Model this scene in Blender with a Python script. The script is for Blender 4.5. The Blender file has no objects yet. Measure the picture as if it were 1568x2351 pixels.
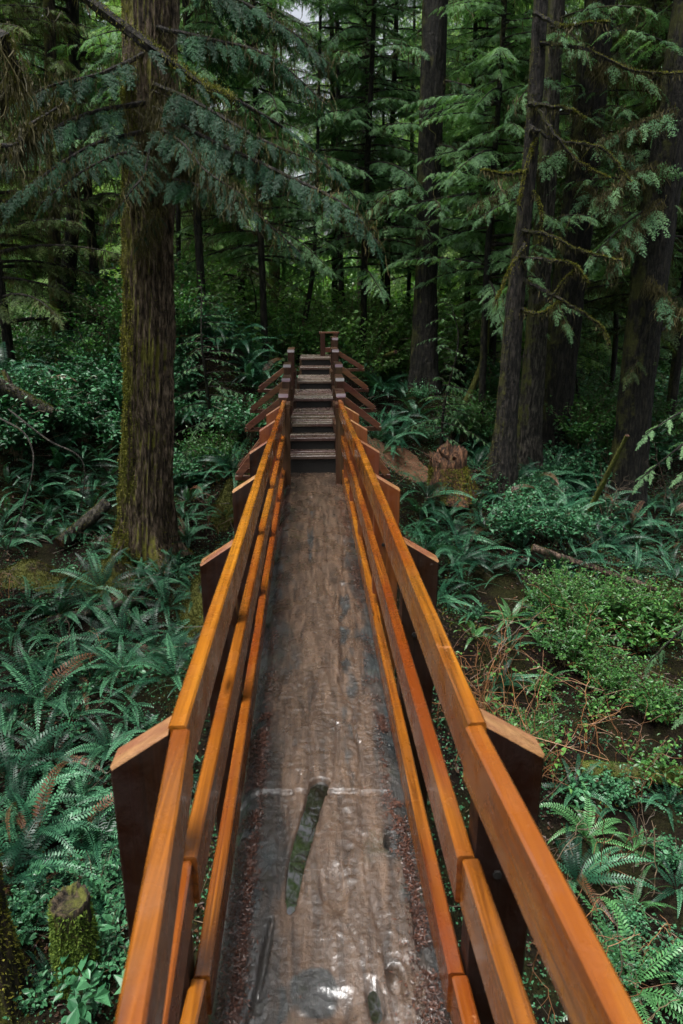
import bpy, math, random
import numpy as np
from mathutils import Vector

rng = np.random.default_rng(11)
random.seed(11)
C = bpy.context.scene.collection
PI = math.pi
rad = math.radians

# ---------------------------------------------------------------- camera model (photo measured on a 1568 x 2351 grid)
CAM = np.array([0.0, 0.0, 1.70])
FPX = 1637.0
PITCH = rad(15.7); YAW = rad(2.7)
FWD = np.array([math.sin(YAW)*math.cos(PITCH), math.cos(YAW)*math.cos(PITCH), -math.sin(PITCH)])
RGT = np.array([math.cos(YAW), -math.sin(YAW), 0.0])
UPV = np.cross(RGT, FWD)

def ray(px, py):
    return FWD + RGT*(px-784.0)/FPX + UPV*(1175.5-py)/FPX
def at_z(px, py, z):
    d = ray(px, py); return CAM + d*((z-CAM[2])/d[2])
def at_y(px, py, y):
    d = ray(px, py); return CAM + d*(y/d[1])
def depth(p):
    return float(np.dot(np.asarray(p)-CAM, FWD))
def pxw(p, w):                      # world size of w picture units at the point p
    return w/FPX*depth(p)

# ---------------------------------------------------------------- noise
def _h(i, j, k, s):
    n = (i*374761393 + j*668265263 + k*2147483647 + s*974634777) & 0xffffffff
    n = ((n ^ (n >> 13))*1274126177) & 0xffffffff
    n = (n ^ (n >> 16)) & 0xffff
    return n/65535.0
def vn(x, y, z=0.0, s=0):
    x = np.asarray(x, float); y = np.asarray(y, float); z = np.asarray(z, float)+0*x
    xi = np.floor(x).astype(np.int64); yi = np.floor(y).astype(np.int64); zi = np.floor(z).astype(np.int64)
    fx = x-xi; fy = y-yi; fz = z-zi
    fx = fx*fx*(3-2*fx); fy = fy*fy*(3-2*fy); fz = fz*fz*(3-2*fz)
    r = 0
    for a in (0, 1):
        for b in (0, 1):
            for c in (0, 1):
                w = (fx if a else 1-fx)*(fy if b else 1-fy)*(fz if c else 1-fz)
                r = r + w*_h(xi+a, yi+b, zi+c, s)
    return r
def fbm(x, y, z=0.0, o=4, s=0):
    r = 0; a = 0.5
    for i in range(o):
        r = r + a*(vn(x, y, z, s+i)*2-1); x = x*2.03; y = y*2.03; z = np.asarray(z)*2.03; a *= 0.5
    return r

# ---------------------------------------------------------------- ground height
CP = [at_z(150,2250,-2.6), at_z(100,1900,-2.5), at_z(350,1900,-2.6), at_z(100,1600,-2.25), at_z(350,1500,-2.05),
      at_z(450,1300,-1.75), at_z(330,1235,-1.4), at_z(100,1300,-1.55), at_z(50,1050,-1.0), at_z(450,1100,-1.0),
      at_z(530,950,-0.4), at_z(200,950,-0.7), at_z(570,860,0.1), at_z(150,820,0.1),
      (-8,15,2.7), (-3.4,15,2.1), (-1.9,13.2,1.35), (-5.5,12,.9), (0.3,14.0,0.75), (2,14,0.3), (6,15,-0.6), (-10,10,.3), (10,12,-1.7), (5,20,-.2),
      (0,26,1.2), (-15,28,3.4), (15,28,-0.2), (0,60,3.5), (-40,60,6), (40,60,1), (0,150,8), (-150,80,9), (150,80,3), (0,300,10),(300,300,8),(-300,300,12),
      at_z(1180,2250,-2.7), at_z(1400,2250,-2.75), at_z(1500,1900,-2.7), at_z(1200,1700,-2.5), at_z(1500,1500,-2.35),
      at_z(1100,1400,-1.95), at_z(1500,1300,-2.0), at_z(1000,1250,-1.5), at_z(960,1100,-1.0), at_z(1150,1080,-1.0),
      at_z(1430,1140,-1.45), at_z(870,1000,-.5), at_z(870,910,0.0), at_z(1250,1180,-1.25), at_z(1250,1050,-0.95),
      (0.05,8.2,-0.15),(0.05,9.6,0.2),(0.05,11.2,0.42),(0.05,12.6,0.62),(0,7,-.9),(0.1,5.5,-2.0),
      (0,0,-2.7), (-3,0,-2.6), (3,0,-2.8), (0,3,-2.7), (0,-6,-1.5), (-6,3,-2.1), (6,3,-2.6), (0,-60,2), (-100,-80,5), (100,-80,5)]
CP = np.array(CP, float)
def gz(x, y):
    x = np.asarray(x, float); y = np.asarray(y, float)
    sh = x.shape; xf = x.ravel(); yf = y.ravel()
    d2 = (xf[:, None]-CP[None, :, 0])**2+(yf[:, None]-CP[None, :, 1])**2
    w = 1/(d2+0.15)**1.7
    z = (w*CP[None, :, 2]).sum(1)/w.sum(1)
    fade = np.clip((np.abs(xf-0.05)-0.4)/1.0, 0.15, 1)
    z = z+fade*(0.22*fbm(xf*.7, yf*.7, 3.3, 3, 5)+0.07*fbm(xf*3.1, yf*3.1, 1.2, 3, 9))
    return z.reshape(sh)
def gz1(x, y): return float(gz(np.array([x]), np.array([y]))[0])
def at_g(px, py):
    d = ray(px, py); t = np.arange(2.0, 60, 0.05)
    p = CAM[None, :]+d[None, :]*t[:, None]
    below = p[:, 2] < gz(p[:, 0], p[:, 1])
    if not below.any(): return None
    return p[int(np.argmax(below))]

# ---------------------------------------------------------------- mesh builder
class MB:
    def __init__(s): s.v = []; s.l = []; s.n = []; s.t = []; s.c = 0; s.m = []
    def add(s, v, faces, tint=0.5, mat=0):
        v = np.asarray(v, float).reshape(-1, 3)
        s.v.append(v)
        if isinstance(faces, np.ndarray):
            s.l.append((faces+s.c).ravel()); s.n.append(np.full(len(faces), faces.shape[1])); s.m.append(np.full(len(faces), mat))
        else:
            for f in faces:
                s.l.append(np.array(f)+s.c); s.n.append(np.array([len(f)])); s.m.append(np.array([mat]))
        t = np.asarray(tint, float)
        s.t.append(np.broadcast_to(t, (len(v),)) if t.ndim == 0 else t)
        s.c += len(v)
    def quads(s, q, tint=0.5, mat=0):            # q: (n,4,3)
        n = len(q)
        if n == 0: return
        t = np.asarray(tint, float)
        if t.ndim == 1: t = np.repeat(t, 4)
        s.add(q.reshape(-1, 3), np.arange(4*n).reshape(-1, 4), t, mat)
    def mesh(s, name, off=(0, 0, 0), smooth=False):
        v = np.concatenate(s.v)-np.asarray(off)[None, :]
        L = np.concatenate(s.l).astype(np.int32); n = np.concatenate(s.n).astype(np.int32)
        me = bpy.data.meshes.new(name)
        me.vertices.add(len(v)); me.vertices.foreach_set('co', v.astype(np.float32).ravel())
        me.loops.add(len(L)); me.loops.foreach_set('vertex_index', L)
        me.polygons.add(len(n)); st = np.concatenate([[0], np.cumsum(n)[:-1]]).astype(np.int32)
        me.polygons.foreach_set('loop_start', st); me.polygons.foreach_set('loop_total', n)
        me.polygons.foreach_set('material_index', np.concatenate(s.m).astype(np.int32))
        me.polygons.foreach_set('use_smooth', np.full(len(n), bool(smooth)))
        a = me.attributes.new('tint', 'FLOAT', 'POINT'); a.data.foreach_set('value', np.concatenate(s.t).astype(np.float32))
        me.update(calc_edges=True)
        return me
    def build(s, name, mats, parent=None, smooth=False, off=None):
        if off is None: off = tuple(parent.location) if parent else (0, 0, 0)
        if parent is not None and parent.parent is not None: off = tuple(parent.parent.location)
        me = s.mesh(name, off, smooth)
        if not isinstance(mats, (list, tuple)): mats = [mats]
        for m in mats: me.materials.append(m)
        o = bpy.data.objects.new(name, me); C.objects.link(o)
        if parent is not None: o.parent = parent
        else: o.location = off
        return o
def tag(o, label=None, cat=None, group=None, kind=None):
    if label: o['label'] = label
    if cat: o['category'] = cat
    if group: o['group'] = group
    if kind: o['kind'] = kind
    return o
def thing(name, loc, label, cat, group=None):
    o = bpy.data.objects.new(name, None); C.objects.link(o); o.location = Vector([float(a) for a in loc])
    o.empty_display_size = 0.2
    return tag(o, label, cat, group)
def dup(root, loc, rz=0.0, sc=1.0, label=None, group=None, tilt=(0, 0)):
    r = root.copy(); C.objects.link(r); r.location = Vector([float(a) for a in loc]); r.rotation_euler = (tilt[0], tilt[1], rz)
    r.scale = (sc, sc, sc) if not isinstance(sc, tuple) else sc
    if label: r['label'] = label
    if group: r['group'] = group
    for ch in list(root.children):
        c = ch.copy(); C.objects.link(c); c.parent = r
    return r

def tube(mb, P, r, n=8, wob=0.0, seed=0, tint=0.5, cap=True, mat=0):
    P = np.asarray(P, float); r = np.broadcast_to(np.asarray(r, float), (len(P),))
    T = np.gradient(P, axis=0); T /= np.linalg.norm(T, axis=1)[:, None]+1e-9
    ref = np.array([0, 0, 1.0]) if abs(T[0][2]) < 0.8 else np.array([0, 1.0, 0])
    A = np.cross(T, ref); A /= np.linalg.norm(A, axis=1)[:, None]+1e-9
    B = np.cross(T, A)
    th = np.arange(n)*2*PI/n
    rr = r[:, None]*np.ones(n)[None, :]
    if wob:
        rr = rr*(1+wob*(vn(np.cos(th)[None, :]*1.7+P[:, :1]*7, np.sin(th)[None, :]*1.7+P[:, 1:2]*7, P[:, 2:3]*7, seed)*2-1))
    V = P[:, None, :]+rr[:, :, None]*(np.cos(th)[None, :, None]*A[:, None, :]+np.sin(th)[None, :, None]*B[:, None, :])
    m = len(P); i = np.arange(m-1)[:, None]*n; j = np.arange(n)[None, :]; k = (j+1) % n
    F = np.stack([i+j, i+k, i+n+k, i+n+j], -1).reshape(-1, 4)
    mb.add(V.reshape(-1, 3), F, tint, mat)
    if cap:
        mb.add(V[-1], [list(range(n))], tint, mat); mb.add(V[0], [list(range(n))[::-1]], tint, mat)
def spline(P, n):
    P = np.asarray(P, float)
    if len(P) < 3:
        t = np.linspace(0, 1, n)[:, None]; return P[0]*(1-t)+P[-1]*t
    Q = np.vstack([2*P[0]-P[1], P, 2*P[-1]-P[-2]])
    out = []
    for u in np.linspace(0, len(P)-1-1e-6, n):
        i = int(u); t = u-i; a, b, c, d = Q[i:i+4]
        out.append(0.5*((2*b)+(-a+c)*t+(2*a-5*b+4*c-d)*t*t+(-a+3*b-3*c+d)*t**3))
    return np.array(out)
def rnd3(n): 
    v = rng.normal(size=(n, 3)); return v/np.linalg.norm(v, axis=1)[:, None]
def diamonds(P, D, S, l, w):
    l = np.asarray(l)[:, None]; w = np.asarray(w)[:, None]
    m = P+D*l*0.45
    return np.stack([P, m+S*w/2, P+D*l, m-S*w/2], 1)

# ---------------------------------------------------------------- materials
def mat(name):
    m = bpy.data.materials.new(name); m.use_nodes = True
    nt = m.node_tree; b = nt.nodes['Principled BSDF']; return m, nt, b
class NT:
    def __init__(s, nt): s.nt = nt
    def n(s, typ, **kw):
        x = s.nt.nodes.new(typ)
        for k, v in kw.items():
            if k in x.inputs: x.inputs[k].default_value = v
            else: setattr(x, k, v)
        return x
    def l(s, a, b): s.nt.links.new(a, b)
    def coords(s, scale=(1, 1, 1), kind='Object', rot=(0, 0, 0)):
        t = s.n('ShaderNodeTexCoord'); m = s.n('ShaderNodeMapping'); s.l(t.outputs[kind], m.inputs[0])
        m.inputs['Scale'].default_value = scale; m.inputs['Rotation'].default_value = rot; return m.outputs[0]
    def noise(s, vec, scale, detail=4, rough=0.6, dist=0.0):
        x = s.n('ShaderNodeTexNoise', Scale=scale, Detail=detail, Roughness=rough, Distortion=dist); s.l(vec, x.inputs['Vector']); return x.outputs['Fac']
    def ramp(s, fac, stops):
        r = s.n('ShaderNodeValToRGB'); s.l(fac, r.inputs[0]); e = r.color_ramp.elements
        while len(e) > 1: e.remove(e[-1])
        for i, (p, c) in enumerate(stops):
            x = e[0] if i == 0 else e.new(p)
            x.position = p; x.color = tuple(c)+(1,) if len(c) == 3 else c
        return r.outputs[0]
    def mix(s, fac, a, b, mode='MIX'):
        m = s.n('ShaderNodeMix', data_type='RGBA', blend_type=mode)
        if isinstance(fac, (int, float)): m.inputs[0].default_value = fac
        else: s.l(fac, m.inputs[0])
        for q, i in ((a, 6), (b, 7)):
            if isinstance(q, tuple): m.inputs[i].default_value = q+(1,)
            else: s.l(q, m.inputs[i])
        return m.outputs[2]
    def math(s, op, a, b=0.5):
        m = s.n('ShaderNodeMath', operation=op)
        for q, i in ((a, 0), (b, 1)):
            if isinstance(q, (int, float)): m.inputs[i].default_value = q
            else: s.l(q, m.inputs[i])
        return m.outputs[0]
    def bump(s, h, strength, dist, bsdf):
        b = s.n('ShaderNodeBump', Strength=strength, Distance=dist); s.l(h, b.inputs['Height']); s.l(b.outputs[0], bsdf.inputs['Normal'])
def leaf_mat(name, dark, lite, rough=0.45, transl=0.25, spec=0.5, extra=None):
    m, nt, b = mat(name); N = NT(nt)
    at = N.n('ShaderNodeAttribute', attribute_name='tint')
    geo = N.n('ShaderNodeTexCoord')
    oi = N.n('ShaderNodeObjectInfo')
    v = N.noise(geo.outputs['Object'], 1.3, 2)
    f = N.math('ADD', N.math('MULTIPLY', at.outputs['Fac'], 0.75), N.math('MULTIPLY', N.math('SUBTRACT', v, 0.5), 0.9))
    f = N.math('ADD', f, N.math('MULTIPLY', oi.outputs['Random'], 0.22))
    mid = tuple((a*b_)**0.5 for a, b_ in zip(dark, lite))
    st = [(0.15, dark), (0.5, mid), (0.9, lite)]
    if extra: st.append((0.985, extra))
    col = N.ramp(f, st)
    N.l(col, b.inputs['Base Color']); b.inputs['Roughness'].default_value = rough
    b.inputs['Specular IOR Level'].default_value = spec
    if transl > 0:
        tr = N.n('ShaderNodeBsdfTranslucent'); N.l(N.mix(1.0, col, (1.2, 1.5, 0.55), 'MULTIPLY'), tr.inputs['Color'])
        mx = N.n('ShaderNodeMixShader'); mx.inputs[0].default_value = transl
        N.l(b.outputs[0], mx.inputs[1]); N.l(tr.outputs[0], mx.inputs[2])
        N.l(mx.outputs[0], nt.nodes['Material Output'].inputs['Surface'])
    return m
M = {}
M['needle_dark'] = leaf_mat('needles_dark', (0.010, 0.040, 0.020), (0.058, 0.150, 0.074), 0.5, 0.2, .22)
M['needle_mid'] = leaf_mat('needles_mid', (0.040, 0.100, 0.048), (0.240, 0.400, 0.200), 0.5, 0.35, .22)
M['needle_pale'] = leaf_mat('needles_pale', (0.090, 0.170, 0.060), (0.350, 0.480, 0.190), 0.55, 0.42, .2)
M['needle_old'] = leaf_mat('needles_old', (0.035, 0.065, 0.022), (0.140, 0.180, 0.060), 0.5, 0.3, .2)
M['fern'] = leaf_mat('fern_green', (0.004, 0.028, 0.014), (0.080, 0.225, 0.115), 0.40, 0.10, 0.32)
M['fern_yellow'] = leaf_mat('fern_fresh', (0.035, 0.120, 0.035), (0.130, 0.330, 0.120), 0.38, 0.2, 0.6)
M['leaf'] = leaf_mat('leaf_glossy', (0.012, 0.058, 0.024), (0.080, 0.235, 0.105), 0.36, 0.12, 0.35)
M['leaf_bright'] = leaf_mat('leaf_bright', (0.022, 0.085, 0.018), (0.130, 0.290, 0.065), 0.36, 0.2, 0.4)
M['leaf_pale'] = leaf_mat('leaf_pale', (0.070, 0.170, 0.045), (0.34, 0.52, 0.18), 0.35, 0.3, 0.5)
M['deadleaf'] = leaf_mat('leaf_dead', (0.022, 0.010, 0.005), (0.13, 0.052, 0.020), 0.5, 0.1)
M['litter'] = leaf_mat('needle_litter_red', (0.022, 0.009, 0.006), (0.15, 0.055, 0.030), 0.4, 0.0)
M['moss'] = leaf_mat('moss_tufts', (0.050, 0.055, 0.010), (0.260, 0.240, 0.040), 0.7, 0.2, 0.2)
M['moss_dull'] = leaf_mat('moss_dull', (0.022, 0.026, 0.006), (0.120, 0.110, 0.022), 0.8, 0.1, 0.1)
M['moss_green'] = leaf_mat('moss_bright', (0.035, 0.065, 0.010), (0.170, 0.240, 0.040), 0.7, 0.2, 0.2)
M['lichen'] = leaf_mat('hanging_lichen', (0.036, 0.033, 0.014), (0.125, 0.105, 0.044), 0.7, 0.25, 0.2)
M['cane'] = leaf_mat('cane_orange', (0.075, 0.032, 0.013), (0.30, 0.135, 0.050), 0.5, 0.0)
M['twig'] = leaf_mat('twig_brown', (0.04, 0.026, 0.016), (0.17, 0.12, 0.07), 0.6, 0.0)

def bark(name, c0, c1, mossf=0.3, mosscol=(0.10, 0.105, 0.018), sc=1.0, mosdir=(-1, 0, 0)):
    m, nt, b = mat(name); N = NT(nt)
    v = N.coords((11*sc, 11*sc, 2.6*sc)); v2 = N.coords((1, 1, 1))
    n1 = N.noise(v, 2.4, 6, 0.65, 0.3); n2 = N.noise(v2, 14, 5, 0.7); n3 = N.noise(v2, 2.2, 4, 0.6)
    col = N.ramp(n1, [(0.40, tuple(x*0.22 for x in c0)), (0.50, c0), (0.64, c1)])
    geo = N.n('ShaderNodeNewGeometry'); dp = N.n('ShaderNodeVectorMath', operation='DOT_PRODUCT'); N.l(geo.outputs['Normal'], dp.inputs[0]); dp.inputs[1].default_value = mosdir
    f = N.math('ADD', N.math('MULTIPLY', dp.outputs['Value'], 0.18), N.math('ADD', N.math('MULTIPLY', n3, 0.75), N.math('MULTIPLY', n2, 0.3)))
    fm = N.ramp(f, [(0.72-mossf*0.5, (0, 0, 0)), (0.84-mossf*0.5, (1, 1, 1))])
    mc = N.mix(n2, tuple(x*0.3 for x in mosscol), mosscol)
    N.l(N.mix(fm, col, mc), b.inputs['Base Color'])
    b.inputs['Roughness'].default_value = 0.75; b.inputs['Specular IOR Level'].default_value = 0.3
    h = N.math('ADD', n1, N.math('MULTIPLY', n2, 0.5)); N.bump(h, 1.0, 0.05, b)
    return m
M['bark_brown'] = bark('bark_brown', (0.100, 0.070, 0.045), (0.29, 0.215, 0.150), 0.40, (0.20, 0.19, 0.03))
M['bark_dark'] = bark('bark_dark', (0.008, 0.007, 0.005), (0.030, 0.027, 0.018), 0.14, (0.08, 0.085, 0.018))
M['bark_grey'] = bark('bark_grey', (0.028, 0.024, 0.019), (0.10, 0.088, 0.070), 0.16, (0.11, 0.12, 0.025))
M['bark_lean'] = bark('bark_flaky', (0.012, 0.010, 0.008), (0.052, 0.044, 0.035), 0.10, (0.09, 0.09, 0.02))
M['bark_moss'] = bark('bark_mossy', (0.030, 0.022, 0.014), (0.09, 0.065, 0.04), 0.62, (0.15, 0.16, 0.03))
M['limb'] = bark('limb_bark', (0.014, 0.012, 0.010), (0.055, 0.045, 0.035), 0.2, (0.05, 0.055, 0.012))
M['logbark'] = bark('fallen_log_bark', (0.06, 0.040, 0.028), (0.20, 0.135, 0.10), 0.12)
M['heart'] = bark('heartwood', (0.06, 0.028, 0.014), (0.19, 0.09, 0.045), 0.2)

def stained(name, cd, cl, rough=0.33, axis=1, dark=0.5, knots=True, spec=0.5, coat=0):
    m, nt, b = mat(name); N = NT(nt)
    s = [48, 48, 48]; s[axis] = 0.9
    oi = N.n('ShaderNodeObjectInfo')
    tc = N.n('ShaderNodeTexCoord'); off = N.n('ShaderNodeVectorMath', operation='ADD'); N.l(tc.outputs['Object'], off.inputs[0])
    sc = N.n('ShaderNodeMath', operation='MULTIPLY'); N.l(oi.outputs['Random'], sc.inputs[0]); sc.inputs[1].default_value = 37.0
    cx = N.n('ShaderNodeCombineXYZ'); [N.l(sc.outputs[0], cx.inputs[i]) for i in range(3)]; N.l(cx.outputs[0], off.inputs[1])
    mp = N.n('ShaderNodeMapping'); N.l(off.outputs[0], mp.inputs[0]); mp.inputs['Scale'].default_value = tuple(s)
    g = N.noise(mp.outputs[0], 1.0, 5, 0.6, 0.6)
    mp2 = N.n('ShaderNodeMapping'); N.l(off.outputs[0], mp2.inputs[0]); s2 = [5, 5, 5]; s2[axis] = 0.7; mp2.inputs['Scale'].default_value = tuple(s2)
    big = N.noise(mp2.outputs[0], 1.0, 3, 0.6, 0.4)
    col = N.ramp(g, [(0.28, cd), (0.62, cl)])
    col = N.mix(N.ramp(big, [(0.42, (0, 0, 0)), (0.60, (.85,)*3)]), col, tuple(c*k for c, k in zip(cl, (0.52, 0.30, 0.4))), 'MIX')
    hsv = N.n('ShaderNodeHueSaturation'); N.l(col, hsv.inputs['Color'])
    N.l(N.math('ADD', N.math('MULTIPLY', oi.outputs['Random'], 0.35), 0.80), hsv.inputs['Value'])
    N.l(N.math('ADD', N.math('MULTIPLY', oi.outputs['Random'], 0.012), 0.499), hsv.inputs['Hue'])
    col = hsv.outputs[0]
    if knots:
        mp3 = N.n('ShaderNodeMapping'); N.l(off.outputs[0], mp3.inputs[0]); s3 = [9, 9, 9]; s3[axis] = 1.7; mp3.inputs['Scale'].default_value = tuple(s3)
        vo = N.n('ShaderNodeTexVoronoi', Scale=1.0); N.l(mp3.outputs[0], vo.inputs['Vector'])
        k = N.ramp(vo.outputs['Distance'], [(0.05, (1, 1, 1)), (0.16, (0, 0, 0))])
        col = N.mix(N.math('MULTIPLY', k, 0.8), col, tuple(c*0.12 for c in cd))
    # wear marks
    tcn = N.noise(tc.outputs['Object'], 60, 4, 0.7); wear = N.ramp(N.math('MULTIPLY', tcn, N.noise(tc.outputs['Object'], 7, 3)), [(0.37, (0, 0, 0)), (0.46, (1, 1, 1))])
    col = N.mix(N.math('MULTIPLY', wear, 0.55), col, tuple(min(1, c*1.1+0.06) for c in cl))
    N.l(col, b.inputs['Base Color'])
    rr = N.ramp(N.noise(tc.outputs['Object'], 11, 4, 0.6), [(0.35, (rough*0.55,)*3), (0.65, (rough*1.35,)*3)])
    N.l(rr, b.inputs['Roughness']); b.inputs['Specular IOR Level'].default_value = spec
    if coat:
        N.l(N.ramp(N.noise(tc.outputs['Object'], 5, 4, .65), [(0.44, (0.05,)*3), (0.60, (coat,)*3)]), b.inputs['Coat Weight']); b.inputs['Coat Roughness'].default_value = 0.13; b.inputs['Coat IOR'].default_value = 1.6
    h = N.math('ADD', N.math('MULTIPLY', g, 0.8), N.math('MULTIPLY', tcn, 0.35)); N.bump(h, 0.7, 0.005, b)
    return m
M['rail'] = stained('stained_cedar', (0.036, 0.008, 0.002), (0.31, 0.100, 0.009), 0.26, spec=.5, coat=.8)
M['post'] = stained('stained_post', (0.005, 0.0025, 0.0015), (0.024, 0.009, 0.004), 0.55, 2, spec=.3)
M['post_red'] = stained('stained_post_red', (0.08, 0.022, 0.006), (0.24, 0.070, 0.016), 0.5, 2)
M['endgrain'] = stained('cut_end_grain', (0.16, 0.070, 0.026), (0.30, 0.145, 0.062), 0.45, 0, knots=False)
M['stair'] = stained('weathered_tread', (0.030, 0.023, 0.016), (0.15, 0.118, 0.082), 0.30, 0, knots=False)
M['stair_post'] = stained('dark_wet_post', (0.019, 0.011, 0.006), (0.082, 0.043, 0.022), 0.5, 2, spec=.25)
M['brace'] = stained('red_cedar_brace', (0.040, 0.016, 0.008), (0.17, 0.062, 0.026), 0.5, 0)
M['paleend'] = stained('pale_wet_end', (0.42, 0.43, 0.42), (0.62, 0.63, 0.62), 0.4, 0, knots=False)

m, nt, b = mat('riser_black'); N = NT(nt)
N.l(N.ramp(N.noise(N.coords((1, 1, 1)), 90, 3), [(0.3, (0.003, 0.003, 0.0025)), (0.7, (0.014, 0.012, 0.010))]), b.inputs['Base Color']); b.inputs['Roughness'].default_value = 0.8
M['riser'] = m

m, nt, b = mat('log_surface'); N = NT(nt)
vs = N.coords((14, 1.6, 14)); v1 = N.coords((1, 1, 1)); vm = N.coords((3.2, 1.1, 1))
g = N.noise(vs, 1.8, 7, 0.68, 0.6); f1 = N.noise(v1, 42, 5, 0.75); patch = N.noise(vm, 1.9, 5, 0.62, 0.5); p2 = N.noise(v1, 5.5, 4, 0.6, 0.3)
col = N.ramp(g, [(0.27, (0.007, 0.005, 0.004)), (0.45, (0.055, 0.034, 0.022)), (0.66, (0.128, 0.082, 0.054))])
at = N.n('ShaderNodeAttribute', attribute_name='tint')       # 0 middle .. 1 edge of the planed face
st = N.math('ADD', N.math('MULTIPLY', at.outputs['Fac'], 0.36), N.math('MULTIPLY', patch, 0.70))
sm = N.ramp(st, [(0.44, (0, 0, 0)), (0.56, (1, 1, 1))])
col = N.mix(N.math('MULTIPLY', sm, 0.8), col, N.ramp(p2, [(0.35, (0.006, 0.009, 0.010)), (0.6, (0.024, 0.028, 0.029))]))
at2 = N.n('ShaderNodeAttribute', attribute_name='stain')
sf = N.ramp(N.math('MULTIPLY', at2.outputs['Fac'], N.math('ADD', N.noise(N.coords((9, 4, 9)), 1.6, 5, .7, .6), .12)), [(0.15, (0, 0, 0)), (0.55, (.85,)*3)])
col = N.mix(sf, col, N.ramp(p2, [(0.35, (0.009, 0.013, 0.015)), (0.6, (0.030, 0.038, 0.040))]))
gm = N.ramp(N.math('ADD', N.math('MULTIPLY', N.noise(v1, 3.1, 5, 0.7), 1.0), N.math('MULTIPLY', at.outputs['Fac'], 0.12)), [(0.62, (0, 0, 0)), (0.74, (1, 1, 1))])
col = N.mix(N.math('MULTIPLY', gm, 0.55), col, (0.040, 0.045, 0.018))
col = N.mix(N.ramp(f1, [(0.30, (0.8, 0.8, 0.8)), (0.44, (0, 0, 0))]), col, (0.020, 0.014, 0.010))
N.l(col, b.inputs['Base Color'])
N.l(N.ramp(p2, [(0.36, (0.17,)*3), (0.62, (0.42,)*3)]), b.inputs['Roughness']); b.inputs['Specular IOR Level'].default_value = 0.55
N.bump(N.math('ADD', N.math('MULTIPLY', g, 1.0), N.math('MULTIPLY', f1, 1.0)), 0.9, 0.010, b)
wm = N.ramp(N.noise(vm, 1.3, 4, 0.6, 0.8), [(0.40, (0.1,)*3), (0.58, (1.0,)*3)]); at3 = N.n('ShaderNodeAttribute', attribute_name='wet'); N.l(N.math('MAXIMUM', wm, at3.outputs['Fac']), b.inputs['Coat Weight']); N.l(N.math('SUBTRACT', 0.22, N.math('MULTIPLY', at3.outputs['Fac'], 0.17)), b.inputs['Coat Roughness'])
cb = N.n('ShaderNodeBump', Strength=0.7, Distance=0.006); N.l(N.noise(N.coords((1, .7, 1)), 60, 4, .7), cb.inputs['Height']); N.l(cb.outputs[0], b.inputs['Coat Normal']); b.inputs['Coat IOR'].default_value = 1.85
M['log'] = m

m, nt, b = mat('puddle_water')
b.inputs['Base Color'].default_value = (0.012, 0.010, 0.007, 1); b.inputs['Roughness'].default_value = 0.02; b.inputs['IOR'].default_value = 2.3
N = NT(nt); N.bump(N.noise(N.coords((1, 1, 1)), 9, 2), 0.03, 0.006, b)
M['water'] = m

m, nt, b = mat('forest_floor'); N = NT(nt); v1 = N.coords((1, 1, 1))
a1 = N.noise(v1, 1.1, 6, 0.65); a2 = N.noise(v1, 9, 5, 0.7); a3 = N.noise(v1, 45, 4, 0.7)
col = N.ramp(a3, [(0.3, (0.002, 0.0017, 0.0012)), (0.7, (0.017, 0.011, 0.007))])
col = N.mix(N.ramp(a1, [(0.46, (0, 0, 0)), (0.60, (0.8,)*3)]), col, N.ramp(a3, [(0.3, (0.004, 0.005, 0.0015)), (0.7, (0.032, 0.034, 0.009))]))
N.l(col, b.inputs['Base Color']); b.inputs['Roughness'].default_value = 0.9; b.inputs['Specular IOR Level'].default_value = 0.1
N.bump(N.math('ADD', a2, N.math('MULTIPLY', a3, 0.5)), 1.0, 0.06, b)
M['ground'] = m
m, nt, b = mat('bare_earth'); N = NT(nt); v1 = N.coords((1, 1, 1)); a3 = N.noise(v1, 38, 6, 0.75)
N.l(N.ramp(a3, [(0.3, (0.06, 0.025, 0.012)), (0.7, (0.26, 0.12, 0.055))]), b.inputs['Base Color']); b.inputs['Roughness'].default_value = 0.85
N.bump(a3, 1.0, 0.05, b); M['earth'] = m

# ---------------------------------------------------------------- ground
ax = np.unique(np.round(np.concatenate([np.linspace(-300, -40, 14), np.linspace(-40, -10, 40), np.linspace(-10, 10, 170), np.linspace(10, 40, 40), np.linspace(40, 300, 14)]), 4))
ay = np.unique(np.round(np.concatenate([np.linspace(-120, -10, 12), np.linspace(-10, 0, 14), np.linspace(0, 18, 160), np.linspace(18, 50, 60), np.linspace(50, 400, 20)]), 4))
X, Y = np.meshgrid(ax, ay)
Z = gz(X, Y)
nx, ny = len(ax), len(ay)
i = np.arange(ny-1)[:, None]*nx; j = np.arange(nx-1)[None, :]
g = MB(); g.add(np.stack([X, Y, Z], -1).reshape(-1, 3), np.stack([i+j, i+j+1, i+nx+j+1, i+nx+j], -1).reshape(-1, 4))
tag(g.build('ground', M['ground'], smooth=True), 'dark forest floor of soil and moss', kind='structure')

# bare earth slope right of the stairs
pc = at_g(915, 1085)
us = np.linspace(-1, 1, 50); U, V = np.meshgrid(us, us)
r_ = np.sqrt(U**2+V**2); ex = pc[0]+U*0.62; ey = pc[1]+V*0.75
hgt = 0.10*(1-r_**2)-0.02+0.05*fbm(ex*5, ey*5, 0, 4, 3)
ez = gz(ex, ey)+hgt
ii = np.arange(49)[:, None]*50; jj = np.arange(49)[None, :]
e = MB(); e.add(np.stack([ex, ey, ez], -1).reshape(-1, 3), np.stack([ii+jj, ii+jj+1, ii+51+jj, ii+50+jj], -1).reshape(-1, 4))
tag(e.build('bare_earth', M['earth'], smooth=True), 'bare reddish earth bank beside the stairs', kind='structure')

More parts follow.
